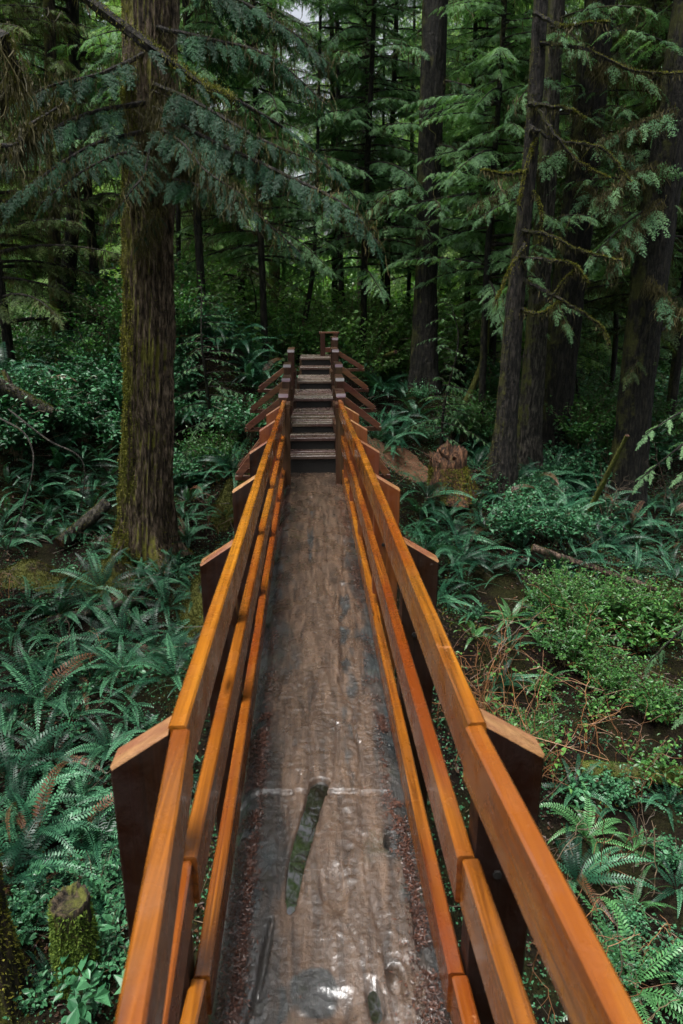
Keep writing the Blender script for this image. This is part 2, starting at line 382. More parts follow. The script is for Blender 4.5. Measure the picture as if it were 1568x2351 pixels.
# ---------------------------------------------------------------- the log walkway
LX0, LX1 = -0.275, 0.395
Y0, Y1 = -1.2, 7.66
xs = np.linspace(LX0, LX1, 120); ys = np.concatenate([np.linspace(Y0, 0.3, 60), np.linspace(0.3, 3.2, 640)[1:], np.linspace(3.2, Y1, 430)[1:]])
X, Y = np.meshgrid(xs, ys)
cx = 0.062
e = (X-cx)/0.335
Z = -0.030*np.clip(np.abs(e)-0.70, 0, 1)/0.3-0.045*np.clip(np.abs(e)-0.86, 0, 1)/0.14*(0.5+vn(X*3, Y*2.2, 0, 3))
Z += 0.010*fbm(X*4, Y*1.2, 0, 4, 21)+0.0065*fbm(X*22, Y*5, 0, 4, 25)+0.0040*fbm(X*55, Y*45, 0, 3, 29)
rid = 1-np.abs(fbm(X*13+0.7*fbm(X*2, Y*.8, 0, 2, 4), Y*0.8, 0, 3, 31))*7
Z -= 0.007*np.clip(rid, 0, 1)**3
def zpt(px, py): q = at_z(px, py, 0.0); return q[0], q[1]
def seg_d(ax_, ay_, bx, by):
    dx, dy = bx-ax_, by-ay_; t = np.clip(((X-ax_)*dx+(Y-ay_)*dy)/(dx*dx+dy*dy), 0, 1)
    return np.hypot(X-ax_-t*dx, Y-ay_-t*dy), t
def path_cut(pts, depth_, sharp=2.0, jit=0.0):
    global Z
    cut = np.zeros_like(X)
    for (a, b_) in zip(pts[:-1], pts[1:]):
        A = zpt(a[0], a[1]); B = zpt(b_[0], b_[1])
        wA = pxw((A[0], A[1], 0), a[2]); wB = pxw((B[0], B[1], 0), b_[2])
        d, t = seg_d(A[0], A[1], B[0], B[1]); w = wA*(1-t)+wB*t
        w = w*(1+jit*fbm(X*30, Y*12, 0, 2, 40))
        cut = np.maximum(cut, np.clip(1-(d/(w+1e-6))**sharp, 0, 1))
    Z = Z-depth_*cut
PUD = [(734, 1800, 24), (719, 1846, 22), (697, 1918, 23), (682, 1975, 22), (671, 2044, 18), (667, 2092, 8)]
path_cut(PUD, 0.045, 3.5, 0.12)
# saw-cut trench across the log
a_, b_ = zpt(560, 1821), zpt(885, 1818)
d, t = seg_d(a_[0], a_[1], b_[0], b_[1])
wob = 0.004*fbm(X*15, Y*0, 0, 2, 44)
Z -= 0.013*np.clip(1-((d+wob+.004*fbm(X*40, Y*40, 0, 2, 46))/0.017)**4, 0, 1)*np.clip(.7+1.2*fbm(X*9, Y*0, 0, 3, 47), .1, 1)
for px0, py0, px1, py1, w, dp in [(623, 2110, 583, 2300, 8, .03), (945, 2050, 968, 2250, 6, .03), (790, 1240, 786, 1330, 4, .012), (786, 1340, 782, 1560, 9, .014),
                                  (716, 1140, 710, 1290, 6, .012), (775, 1660, 768, 1790, 4, .010), (826, 1700, 822, 1790, 4, .012), (655, 1850, 640, 2060, 3, .008),
                                  (690, 1780, 686, 1800, 4, .01), (905, 1500, 925, 1700, 5, .014), (590, 2260, 560, 2351, 7, .02), (800, 2120, 830, 2200, 3, .006)]:
    path_cut([(px0, py0, w), ((px0+px1)/2+3, (py0+py1)/2, w*1.3), (px1, py1, w*0.6)], dp, 2, 0.5)
for px0, py0, rx, ry, dp in [(903, 1932, 21, 22, .05), (909, 2245, 20, 34, .05), (768, 2037, 32, 58, .014), (771, 2310, 60, 40, .009), (862, 2300, 20, 60, .016), (828, 1925, 16, 20, .008), (797, 1880, 16, 22, .006), (575, 1900, 14, 20, .014)]:
    A = zpt(px0, py0); sx = pxw((A[0], A[1], 0), rx); B = zpt(px0, py0-ry); sy = abs(B[1]-A[1])
    r2 = ((X-A[0])/sx)**2+((Y-A[1])/sy)**2
    r2 = r2*(1+0.5*fbm(X*18, Y*18, 0, 3, 50))
    Z -= dp*np.clip(1.25-r2, 0, 1)
lb = thing('log_walkway', (cx, 3.2, 0), 'long wet brown log with a planed flat top spanning the gully between the orange railings', 'log bridge')
lm = MB(); n1, n2 = len(xs), len(ys)
i = np.arange(n2-1)[:, None]*n1; j = np.arange(n1-1)[None, :]
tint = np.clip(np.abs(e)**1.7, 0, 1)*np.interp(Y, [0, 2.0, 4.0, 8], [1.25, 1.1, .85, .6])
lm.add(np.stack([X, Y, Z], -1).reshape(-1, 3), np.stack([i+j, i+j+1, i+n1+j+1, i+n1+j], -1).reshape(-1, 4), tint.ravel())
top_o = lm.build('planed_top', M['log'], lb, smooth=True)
WT = np.zeros_like(X)
for px0, py0, rx, ry in [(768, 2037, 44, 75), (771, 2312, 70, 50), (730, 1560, 40, 60), (700, 1990, 40, 130), (560, 2300, 40, 60), (690, 1760, 60, 30)]:
    A = zpt(px0, py0); sx = pxw((A[0], A[1], 0), rx); Bq = zpt(px0, py0-ry); sy = abs(Bq[1]-A[1]); WT = np.maximum(WT, np.clip(1.5-((X-A[0])/sx)**2-((Y-A[1])/sy)**2, 0, 1))
WT = np.clip(WT*(.6+1.6*fbm(X*16, Y*10, 0, 3, 81)), 0, 1)
wa = top_o.data.attributes.new('wet', 'FLOAT', 'POINT'); wa.data.foreach_set('value', WT.ravel().astype(np.float32))
ST = np.zeros_like(X)
for px0, py0, rx, ry in [(583, 1880, 24, 45), (605, 1960, 30, 40), (570, 2060, 25, 60), (592, 1700, 16, 120), (630, 1400, 14, 130), (655, 1200, 8, 60), (868, 1560, 26, 150), (885, 1750, 24, 90), (905, 1935, 26, 30),
                         (790, 1370, 12, 45), (797, 1500, 16, 90), (838, 1300, 14, 100), (905, 2245, 26, 45), (940, 2100, 20, 80), (720, 2280, 60, 50), (630, 2310, 36, 50), (862, 2290, 25, 60), (800, 1700, 12, 90), (712, 1200, 7, 60), (815, 1180, 10, 60), (560, 2200, 24, 70)]:
    A = zpt(px0, py0); sx = pxw((A[0], A[1], 0), rx); Bq = zpt(px0, py0-ry); sy = abs(Bq[1]-A[1]); ST = np.maximum(ST, np.clip(1.6-((X-A[0])/sx)**2-((Y-A[1])/sy)**2, 0, 1))
ST = np.clip(ST*(.75+2.2*fbm(X*14, Y*5, 0, 4, 85)), 0, 1)
sa = top_o.data.attributes.new('stain', 'FLOAT', 'POINT'); sa.data.foreach_set('value', ST.ravel().astype(np.float32))
# round underside
um = MB(); yy = np.linspace(Y0, Y1, 80); th = np.linspace(0.02, PI-0.02, 40)
rx = 0.40*(1+0.05*fbm(yy*0.8, yy*0, 0, 2, 60))
V = np.stack([cx+np.cos(th)[None, :]*rx[:, None]*0.78, np.repeat(yy[:, None], 40, 1), -0.055-np.sin(th)[None, :]*rx[:, None]*1.5], -1)
i = np.arange(79)[:, None]*40; j = np.arange(39)[None, :]
um.add(V.reshape(-1, 3), np.stack([i+j, i+j+1, i+41+j, i+40+j], -1).reshape(-1, 4))
um.add(np.array([V[-1][k] for k in range(40)]), [list(range(40))]); um.add(np.array([V[0][k] for k in range(40)]), [list(range(40))[::-1]])
um.build('round_underside', M['bark_moss'], lb, smooth=True)
# water in the hollows
def puddle(outline, z, label):
    c = np.mean([zpt(a, b_) for a, b_ in outline], 0)
    w = MB(); w.add(np.array([[*zpt(a, b_), z] for a, b_ in outline]), [list(range(len(outline)))[::-1]])
    o = w.build('puddle', M['water'], off=(float(c[0]), float(c[1]), z)); tag(o, label, 'puddle', kind='structure')
pl = [(a[0]-a[2]-3, a[1]) for a in PUD]+[(667, 2104)]+[(a[0]+a[2]+3, a[1]) for a in PUD[::-1]]+[(738, 1785)]
puddle(pl, -0.0155, 'long narrow puddle lying in the axe-cut groove of the log')
puddle([(862+20*math.cos(t), 2300+58*math.sin(t)) for t in np.linspace(0, 2*PI, 20)[:-1]], -0.0120, 'small dark puddle beside the hole at the near right')
# needle litter along both edges
li = MB()
n = 46000
y = rng.uniform(0.2, 7.6, n)**1.0; y = np.where(rng.random(n) < 0.6, rng.uniform(0.2, 2.8, n), y)
side = rng.random(n) < 0.5
off = np.abs(rng.normal(0, 0.035, n))*(0.5+1.4*vn(y*2.3, side*9.0, 0, 77))
off = np.where(rng.random(n) < .55, rng.uniform(0, .07, n), .05+off*.5); x = np.where(side, LX0+0.015+off*.95, LX1-0.015-off*1.35)
kp = (off > .07) | (vn(y*4.5, side*7.0, 0, 78)+.5*vn(y*17, side*5.0, 0, 79) > .55); x, y = x[kp], y[kp]; n = len(x)
P = np.stack([x, y, np.zeros(n)], -1)
xi = np.clip(np.searchsorted(xs, x), 0, n1-1); yi = np.clip(np.searchsorted(ys, y), 0, n2-1)
P[:, 2] = Z[yi, xi]+rng.uniform(0.0005, 0.011, n)
D = rnd3(n); D[:, 2] *= 0.25; D /= np.linalg.norm(D, axis=1)[:, None]; S = np.cross(D, [0, 0, 1.0]); S += 0.4*rnd3(n)
li.quads(diamonds(P, D, S, rng.uniform(0.005, 0.018, n), rng.uniform(0.0012, 0.0045, n)), rng.random(n))
n = 1500                                                # scattered bits on the open face
P = np.stack([rng.uniform(LX0+.03, LX1-.03, n), rng.uniform(0.3, 7.5, n), np.zeros(n)], -1)
xi = np.clip(np.searchsorted(xs, P[:, 0]), 0, n1-1); yi = np.clip(np.searchsorted(ys, P[:, 1]), 0, n2-1); P[:, 2] = Z[yi, xi]+0.002
D = rnd3(n); D[:, 2] *= 0.1; S = np.cross(D, [0, 0, 1.0]); li.quads(diamonds(P, D, S, rng.uniform(0.005, 0.02, n), rng.uniform(0.0015, 0.004, n)), rng.random(n))
tag(li.build('needle_litter', M['litter']), 'reddish fallen needles and bark crumbs along the log edges', 'litter', kind='stuff')

# ---------------------------------------------------------------- timber
def board(mb, A, B, w, h, up=(0, 0, 1), ch=0.004, nseg=10, wav=0.0015, mat=0, endmat=None, seed=0):
    """bevelled board from A to B; A, B on the centre line of the top face; w across, h downwards"""
    A = np.asarray(A, float); B = np.asarray(B, float); T = (B-A)/np.linalg.norm(B-A)
    up = np.asarray(up, float); S = np.cross(T, up); S /= np.linalg.norm(S); U = np.cross(S, T)
    pr = [(-w/2+ch, 0), (w/2-ch, 0), (w/2, -ch), (w/2, -h+ch), (w/2-ch, -h), (-w/2+ch, -h), (-w/2, -h+ch), (-w/2, -ch)]
    t = np.linspace(0, 1, nseg+1)
    L = np.linalg.norm(B-A)
    V = []
    for k, tt in enumerate(t):
        o = A+T*L*tt+S*wav*(2*float(vn(tt*L*1.3, seed*3.1, 0, 5))-1)+U*wav*(2*float(vn(tt*L*1.3, seed*5.7, 4, 6))-1)
        for (a, c) in pr: V.append(o+S*a+U*c)
    V = np.array(V); i = np.arange(nseg)[:, None]*8; j = np.arange(8)[None, :]; k = (j+1) % 8
    mb.add(V, np.stack([i+j, i+k, i+8+k, i+8+j], -1).reshape(-1, 4)[:, ::-1].copy(), 0.5, mat)
    em = mat if endmat is None else endmat
    mb.add(V[:8], [list(range(8))], 0.5, em); mb.add(V[-8:], [list(range(8))[::-1]], 0.5, em)

ZT, ZM, ZB = 0.84, 0.50, 0.145
TH = 0.040
# inner top edges of each rail from the photograph
def inner(side, z, p_far, p_joint, p_near):
    return [at_z(*p_far, z), at_z(*p_joint, z), at_z(*p_near, z)]
def extend(a, b_, y):         # straight on from a through b to the given y
    a = np.asarray(a); b_ = np.asarray(b_); t = (y-a[1])/(b_[1]-a[1]); return a+(b_-a)*t
rails = {
 'L': dict(top=inner(-1, ZT, (650.6, 937.6), (433, 1668), (330, 2351)), mid=inner(-1, ZM, (654, 1003), (447, 1972), (389, 2351)), bot=inner(-1, ZB, (657, 1070), (479, 2243), (455, 2351))),
 'R': dict(top=inner(1, ZT, (783, 937), (1070.7, 1663), (1412, 2345)), mid=inner(1, ZM, (783, 1003), (1055, 1969), (1176, 2351)), bot=inner(1, ZB, (783, 1070), (1033, 2237), (1060, 2351))),
}
POSTY = [1.39, 2.67, 3.83, 4.93, 5.90, 6.80]
desc = {'L': 'left', 'R': 'right'}
for sd, sg in (('L', -1), ('R', 1)):
    root = thing('timber_railing', (rails[sd]['top'][1][0], 3.5, 0), 'orange stained three-board timber railing on the %s side of the log walkway' % desc[sd], 'railing', 'railings of the log walkway')
    for lv, z, hgt, nm in (('top', ZT, .135, 'top_rail'), ('mid', ZM, .130, 'middle_rail'), ('bot', ZB, .125, 'bottom_rail')):
        far, jt, near = rails[sd][lv]
        c = np.array([sg*TH/2, 0, 0])
        # far run split in two boards at a post, near run continues behind the camera
        yj = jt[1]
        mids = {'top': POSTY[3]+.03, 'mid': POSTY[2]+.02, 'bot': POSTY[2]-.35}[lv]
        f2 = extend(far, jt, mids)
        k = 0
        offs = {'top': (0, .004, -.002), 'mid': (0, -.005, .006), 'bot': (0.002, -.003, .004)}[lv]
        zo = (0, .003, -.004)
        ends = [(extend(far, jt, 7.25), f2), (f2, jt), (jt, extend(jt, near, -1.1))]
        for (a, b_) in ends:
            mb = MB(); d = (np.asarray(b_)-a); d /= np.linalg.norm(d)
            oo = c+np.array([sg*offs[k], 0, zo[k]])
            board(mb, a+oo+d*0.0015, b_+oo-d*0.0015, TH, hgt, nseg=16, ch=0.005, wav=0.002, seed=k+ord(sd)+len(nm))
            mb.build(nm, [M['rail'], M['endgrain']], root); k += 1
    # posts: wide timbers set crosswise with a sloping cut top
    for q, py in enumerate(POSTY):
        far, jt, near = rails[sd]['top']
        xi_ = extend(far, jt, py)[0]+sg*(TH+0.002)
        w, t_ = (0.130 if sg < 0 else 0.140), 0.078
        x0 = xi_; x1 = xi_+sg*w
        zt0 = ZT-0.004; zt1 = ZT-0.088
        y0, y1 = py-t_/2, py+t_/2
        zb = -0.62
        bt = sg*0.10   # lower end leans in towards the log
        mb = MB()
        V = []
        ch = 0.005
        for (yy_, inset) in ((y0, ch), (y0+ch, 0), (y1-ch, 0), (y1, ch)):
            V += [(x0, yy_, zt0-inset), (x1-sg*inset, yy_, zt1-inset), (x1-sg*(inset+0.012), yy_, zb), (x0-sg*0.012, yy_, zb)]
        F = []
        for s_ in range(3):
            for e_ in range(4):
                a0 = s_*4+e_; a1 = s_*4+(e_+1) % 4; F.append(([a0, a1, a1+4, a0+4] if sg > 0 else [a0, a0+4, a1+4, a1], e_ == 0))
        V = np.array(V)
        mb.add(V, [f for f, t in F if not t]+[[0, 3, 2, 1] if sg > 0 else [0, 1, 2, 3], [12, 13, 14, 15] if sg > 0 else [15, 14, 13, 12]], 0.5, 0)
        mb.add(V, [f for f, t in F if t], 0.5, 1)
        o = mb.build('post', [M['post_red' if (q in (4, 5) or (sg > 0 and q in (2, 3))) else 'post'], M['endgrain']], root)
        # bolt heads on the face towards the camera
        if q < 3:
            for zz in (ZM-0.06, ZB-0.05):
                bm = MB(); cpt = np.array([xi_+sg*0.05, y0-0.006, zz]); tube(bm, [cpt, cpt+[0, 0.008, 0]], [0.011, 0.011], 6)
                bm.build('bolt', M['riser'], o, off=tuple(root.location))

# ---------------------------------------------------------------- staircase
def z4(x, y): return ((850+x/2.24)*0.6272, (1100+y/2.24)*0.6272)
st = thing('wooden_staircase', (0.05, 7.7, -0.2), 'dark wet wooden stairs with stepped handrails and diagonal braces beyond the log', 'stairs')
steps = [(7.64, 430, 880, 1275), (8.02, 455, 860, 1128), (8.38, 472, 858, 1008), (9.80, 505, 830, 803), (11.0, 535, 826, 660), (12.1, 555, 832, 548), (12.55, 557, 835, 470)]
backs = [8.02, 8.38, 9.80, 11.0, 12.1, 12.55, 13.6]
SZ = []
for k, (yf, xl, xr, yt) in enumerate(steps):
    A = at_y(*z4(xl, yt), yf); B = at_y(*z4(xr, yt), yf); z = (A[2]+B[2])/2; SZ.append(z)
    yb = backs[k]+0.02
    if k == 4: pass
    mb = MB(); w = 0.135; y = yf
    nb = max(2, int(round((yb-yf)/0.14))); w = (yb-yf)/nb
    for q in range(nb):
        jz = rng.uniform(-.002, .002)
        A2 = np.array([A[0]+rng.uniform(-.006, .006), yf+w*(q+.5), z+jz]); B2 = np.array([B[0]+rng.uniform(-.006, .006), yf+w*(q+.5), z+jz])
        board(mb, A2, B2, w-0.007, 0.038, nseg=4, ch=0.004, seed=k*9+q)
    mb.build('tread', M['stair'], st)
    zprev = SZ[k-1] if k else 0.0
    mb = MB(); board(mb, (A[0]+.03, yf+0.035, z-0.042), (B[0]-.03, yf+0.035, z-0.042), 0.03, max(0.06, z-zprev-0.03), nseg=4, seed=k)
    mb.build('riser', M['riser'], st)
    for xx in (A[0]+0.01, B[0]-0.01):
        mb = MB(); board(mb, (xx, yf+0.01, z-0.043), (xx, yb-0.01, z-0.043), 0.038, 0.14, nseg=2, seed=k+3)
        mb.build('stringer', M['stair_post'], st)
ENDY = [8.25, 9.2, 10.4, 11.9, 13.1]
bays = {-1: [(418, 760, 7.5), (441, 635, 8.42), (449, 523, 9.40), (479, 402, 10.70)],
        1: [(888, 758, 7.5), (881, 632, 8.42), (872, 520, 9.40), (845, 400, 10.70), (842, 304, 12.2)]}
for sg, lst in bays.items():
    for k, (x, yt, yy) in enumerate(lst):
        tp = at_y(*z4(x, yt), yy); ye = yy+(.42 if k < 3 else .7)
        mb = MB(); board(mb, (tp[0], yy-0.05, tp[2]), (tp[0], ye+0.05, tp[2]), 0.10, 0.038, nseg=4, ch=0.004, endmat=1, seed=k)
        mb.build('handrail', [M['stair_post'], M['paleend']], st)
        for q, yp in enumerate((yy, ye)):
            gb = min(gz1(tp[0], yp), 1.2)-0.1
            mb = MB(); board(mb, (tp[0], yp, tp[2]-0.040), (tp[0], yp, gb), 0.086, 0.086, up=(0, 1, 0), nseg=3, seed=k+q)
            mb.build('post', M['stair_post'], st)
        zt = float(np.interp(yy, [s[0] for s in steps], SZ))
        for zz in (tp[2]-0.32,):
            mb = MB(); board(mb, (tp[0]-sg*0.055, yy-0.04, zz), (tp[0]-sg*0.055, ye+0.04, zz), 0.03, 0.10, nseg=3, seed=k)
            mb.build('middle_rail', M['stair_post'], st)
        # outrigger and diagonal brace, front and rear post
        for yp in ((yy,) if k != 0 else (yy-.36, yy)):
            zo = float(np.interp(yp, [s[0] for s in steps], SZ))-0.06 if yp > 7.64 else 0.08
            xo = tp[0]+sg*0.50
            xb = tp[0]+sg*0.045
            mb = MB(); board(mb, (xb, yp+0.05, zo), (xo, yp+0.05, zo), 0.036, 0.05, nseg=2, seed=k); mb.build('outrigger', M['brace'], st)
            mb = MB(); board(mb, (xb, yp, tp[2]-0.20), (xo-sg*0.01, yp, zo+0.035), 0.036, 0.075, nseg=2, seed=k+5); mb.build('brace', M['brace'], st)
# short entry posts where the walkway rails meet the stairs
for sg, x in ((-1, 436), (1, 880)):
    tp = at_y(*z4(x, 848), 7.18)
    mb = MB(); board(mb, (tp[0]-.0, 7.14, tp[2]), (tp[0], 7.42, tp[2]), 0.09, 0.036, nseg=3, endmat=0); mb.build('handrail', [M['stair_post']], st)
    mb = MB(); board(mb, (tp[0], 7.20, tp[2]-.038), (tp[0], 7.20, -.35), 0.08, 0.08, up=(0, 1, 0), nseg=3); mb.build('post', M['stair_post'], st)
# end guard at the top where the path turns left
pa = at_y(*z4(740, 255), 13.2); pb = at_y(*z4(846, 250), 13.2)
for p_ in (pa, pb):
    mb = MB(); board(mb, (p_[0], 13.2, pa[2]-0.03), (p_[0], 13.2, 0.55), 0.085, 0.085, up=(0, 1, 0), nseg=3); mb.build('post', M['stair_post'], st)
mb = MB(); board(mb, (pa[0]-.06, 13.2, pa[2]), (pb[0]+.06, 13.2, pa[2]), 0.12, 0.032, nseg=3); mb.build('handrail', M['brace'], st)
zz = at_y(*z4(740, 382), 13.2)[2]
mb = MB(); board(mb, (pa[0], 13.14, zz), (pb[0], 13.14, zz), 0.03, 0.09, nseg=3); mb.build('middle_rail', M['brace'], st)

# ---------------------------------------------------------------- conifer foliage
def bough_t(n, m, wid, asp=0.43):
    """unit bough along +x lying in the xy plane: (q,4,3) quads"""
    out = []
    t = np.linspace(0.06, 0.97, n)
    for sgn in (-1, 1):
        tt = t+rng.uniform(-.4, .4, n)/n
        stem = np.stack([tt, 0.02*rng.normal(size=n), 0.05*tt-0.30*tt**2], -1)
        phi = rng.normal(rad(50), rad(11), n)
        lb = asp*np.clip(1-tt, 0.03, 1)**0.72*rng.uniform(0.40, 1.25, n)*np.minimum(1, tt*4+.45)
        bd = np.stack([np.cos(phi), sgn*np.sin(phi), rng.normal(-.14, .20, n)], -1)
        bs = np.stack([-sgn*np.sin(phi), np.cos(phi), 0*phi], -1)
        u = np.linspace(0.10, 1.0, m)
        P = stem[:, None, :]+bd[:, None, :]*(lb[:, None]*u[None, :])[..., None]
        P[..., 2] -= (lb[:, None]*u[None, :]**2)*0.30
        for s2 in (-1, 1):
            a = rad(46)
            d = bd[:, None, :]*math.cos(a)+s2*np.sign(sgn)*bs[:, None, :]*math.sin(a)*sgn
            d = d+rng.normal(0, .14, (n, m, 3)); d[..., 2] -= 0.25
            ln = (0.33*lb[:, None]*(1-u[None, :])**0.8+0.035)*rng.uniform(.7, 1.25, (n, m))
            wd = np.minimum(ln*0.45, wid)*rng.uniform(.8, 1.2, (n, m))
            PP = P.reshape(-1, 3); DD = d.reshape(-1, 3); DD = DD/np.linalg.norm(DD, axis=1)[:, None]
            SS = np.cross(DD, np.array([0, 0, 1.0])+rng.normal(0, .35, (n*m, 3))); SS /= np.linalg.norm(SS, axis=1)[:, None]+1e-9
            out.append(diamonds(PP, DD, SS, ln.ravel(), wd.ravel()))
        # branchlet axis as a thin strip
        e_ = stem+bd*lb[:, None]; e_[:, 2] -= lb*0.30
        sw = bs*0.004
        out.append(np.stack([stem-sw, stem+sw, e_+sw*.4, e_-sw*.4], 1))
    return np.concatenate(out)
TPL = {'hi': [bough_t(24, 7, 0.012, .24) for _ in range(7)], 'mid': [bough_t(14, 4, 0.030, .33) for _ in range(8)], 'lo': [bough_t(9, 4, 0.062) for _ in range(4)]}
def put(mb, tpl, x, z_up, org, s, tint):
    x = x/np.linalg.norm(x); y = np.cross(z_up, x); y /= np.linalg.norm(y)+1e-9; z = np.cross(x, y)
    q = tpl.reshape(-1, 3)*s
    v = q[:, :1]*x+q[:, 1:2]*y+q[:, 2:3]*z+org
    n = len(tpl)
    mb.add(v, np.arange(4*n).reshape(-1, 4), np.repeat(np.clip(tint+rng.normal(0, .10, n), 0, 1), 4))
def foliate(mb, P, start=0.2, sub=0.5, lod='mid', step=0.13, droop=0.25, tint=0.5, tr=0.18):
    """sub-boughs along a limb polyline"""
    P = np.asarray(P); seg = np.linalg.norm(np.diff(P, axis=0), axis=1); cum = np.concatenate([[0], np.cumsum(seg)]); L = cum[-1]
    s = start*L; k = 0
    up = np.array([0, 0, 1.0])
    while s < L*0.97:
        i = min(len(P)-2, int(np.searchsorted(cum, s)-1)); i = max(i, 0); f = (s-cum[i])/seg[i]; o = P[i]*(1-f)+P[i+1]*f
        T = (P[i+1]-P[i])/seg[i]; S = np.cross(T, up); S /= np.linalg.norm(S)+1e-9
        sg = 1 if k % 2 else -1
        a = rng.normal(rad(50), rad(10)); fr = s/L
        x = T*math.cos(a)+sg*S*math.sin(a); x[2] -= droop*rng.uniform(.5, 1.5)
        sc = sub*(1.0-0.62*fr)*rng.uniform(.75, 1.2)
        zu = up+rng.normal(0, .30, 3)
        put(mb, TPL[lod][rng.integers(len(TPL[lod]))], x, zu, o, sc, np.clip(tint+rng.normal(0, tr), 0, 1))
        s += step*rng.uniform(.6, 1.4); k += 1
    T = P[-1]-P[-2]; T /= np.linalg.norm(T)
    put(mb, TPL[lod][0], T+np.array([0, 0, -.1]), up, P[-1]-T*sub*0.25, sub*0.6, tint)
def strands(mb, pts, n, lmin, lmax, w=0.006, spread=0.02):
    """hanging lichen below points on limbs"""
    pts = np.asarray(pts); idx = rng.integers(0, len(pts)-1, n); f = rng.random(n)[:, None]
    P = pts[idx]*(1-f)+pts[idx+1]*f+rng.normal(0, spread, (n, 3))
    ln = lmin+(lmax-lmin)*rng.random(n)**2.2*np.clip(vn(P[:, 0]*6, P[:, 1]*6, P[:, 2]*6, 3)*1.8-.2, .15, 1.3)
    a = rng.uniform(0, PI, n); S = np.stack([np.cos(a), np.sin(a), 0*a], -1)*w*rng.uniform(.5, 1.5, n)[:, None]
    t = rng.random(n); A = P; wA = .5; d = rng.normal(0, .25, (n, 3))
    for k in range(4):
        d = d*.5+rng.normal(0, .30, (n, 3)); dd = d.copy(); dd[:, 2] = -1+.3*rng.random(n); B = A+dd*ln[:, None]/4; wB = (1, .9, .6, .1)[k]
        mb.quads(np.stack([A-S*wA, A+S*wA, B+S*wB, B-S*wB], 1), t); A = B; wA = wB
def tufts(mb, P, Nn, ln=0.02, w=0.006, tint=None):
    n = len(P); D = Nn+0.8*rnd3(n); D /= np.linalg.norm(D, axis=1)[:, None]; S = np.cross(D, rnd3(n)); S /= np.linalg.norm(S, axis=1)[:, None]+1e-9
    t = rng.random(n) if tint is None else tint
    mb.quads(diamonds(P-Nn*ln*.2, D, S, ln*rng.uniform(.5, 1.5, n), w*rng.uniform(.6, 1.5, n)), t)

def trunk_mesh(mb, P, r, nseg=40, rows=160, fur=0.06, flare=0.0, nf=9, seed=1, lobes=5, flen=0.5, base_z=None):
    Q = spline(P, rows); rr = np.interp(np.linspace(0, 1, rows), np.linspace(0, 1, len(r)), r)
    th = np.linspace(0, 2*PI, nseg, endpoint=False)
    h = Q[:, 2]-Q[0, 2]
    fl = flare*np.exp(-h/flen)
    TH_, H = np.meshgrid(th, h)
    c, s = np.cos(TH_), np.sin(TH_)
    lob = 1+fl[:, None]*(1+0.75*np.cos(lobes*TH_+seed)*np.exp(-H/(flen*1.4))+0.5*fbm(c*2+seed, s*2, H*2, 3, seed))
    k = nf/2
    zw = H/max(rr.mean(), .05)*0.35
    a = fbm(c*k+seed, s*k, zw*0.9, 3, seed+3); ridge = 1-np.abs(a)*3.2
    b2 = fbm(c*k*2.4, s*k*2.4, zw*3.4, 3, seed+8)
    rad_ = rr[:, None]*lob*(1+fur*np.clip(ridge, -1, 1)*-1+fur*0.7*b2+0.05*fbm(c*1.2, s*1.2, H*.6, 2, seed+4))
    V = np.stack([Q[:, 0:1]+c*rad_, Q[:, 1:2]+s*rad_, Q[:, 2:3]+0*c], -1)
    i = np.arange(rows-1)[:, None]*nseg; j = np.arange(nseg)[None, :]; kk = (j+1) % nseg
    mb.add(V.reshape(-1, 3), np.stack([i+j, i+kk, i+nseg+kk, i+nseg+j], -1).reshape(-1, 4))
    mb.add(V[-1], [list(range(nseg))])
    return V
def pix_trunk(pts, y, base=True):
    """pts (px, py, width) bottom first -> 3D polyline and radii"""
    P = [at_y(a, b_, y) for a, b_, w in pts]; r = [pxw(p, w)/2 for p, (a, b_, w) in zip(P, pts)]
    if base:
        g0 = gz1(P[0][0], P[0][1]); 
        if P[0][2] > g0-.1:
            P.insert(0, np.array([P[0][0], P[0][1], g0-0.15])); r.insert(0, r[0])
    return P, r
def up_extend(P, r, ztop):
    d = P[-1]-P[-2]; d = d/d[2]; P = P+[P[-1]+d*(ztop-P[-1][2])]; r = r+[r[-1]*0.55]; return P, r

def crown(root, P, z0, z1, n, L, fm='needle_dark'):
    Pz = np.array([p_[2] for p_ in P]); Pxy = np.array(P); d = (Pxy[-1]-Pxy[-2])/(Pxy[-1][2]-Pxy[-2][2])
    axis = lambda z: (np.array([np.interp(z, Pz, Pxy[:, 0]), np.interp(z, Pz, Pxy[:, 1]), z]) if z < Pz[-1] else Pxy[-1]+d*(z-Pz[-1]))
    fb = MB(); bb = MB()
    for Q, L_ in limbs_for(z0, z1, n, lambda z: L*(1-.6*(z-z0)/(z1-z0)), axis=axis):
        foliate(fb, Q, .15, .95, 'lo', .22, .25, .5, .2); tube(bb, Q, np.linspace(.04, .006, len(Q)), 5)
    tube(bb, [axis(z) for z in np.linspace(z0, z1, 12)], np.linspace(.1, .03, 12), 8)
    bb.build('high_branches', M['limb'], root); fb.build('high_foliage', M[fm], root)
def limbs_for(zlo, zhi, n, lfun, r0=0.02, pitch=0.1, sag=0.28, az=None, axis=None, wig=0.06):
    out = []
    for k in range(n):
        z = zlo+(zhi-zlo)*(k+rng.random())/n
        a = rng.uniform(0, 2*PI) if az is None else rng.uniform(*az)
        L = lfun(z)*rng.uniform(.65, 1.15)
        o = np.array([0, 0, z]) if axis is None else axis(z)
        t = np.linspace(0, 1, 7)
        d = np.array([math.cos(a), math.sin(a), 0]); s = np.array([-d[1], d[0], 0]); w = rng.normal(0, wig)
        p = rng.normal(pitch, .12)
        P = o+np.outer(t*L, d)+np.outer(w*L*t**2, s)
        P[:, 2] += L*(p*t-sag*rng.uniform(.7, 1.3)*t**2)
        out.append((P, L))
    return out

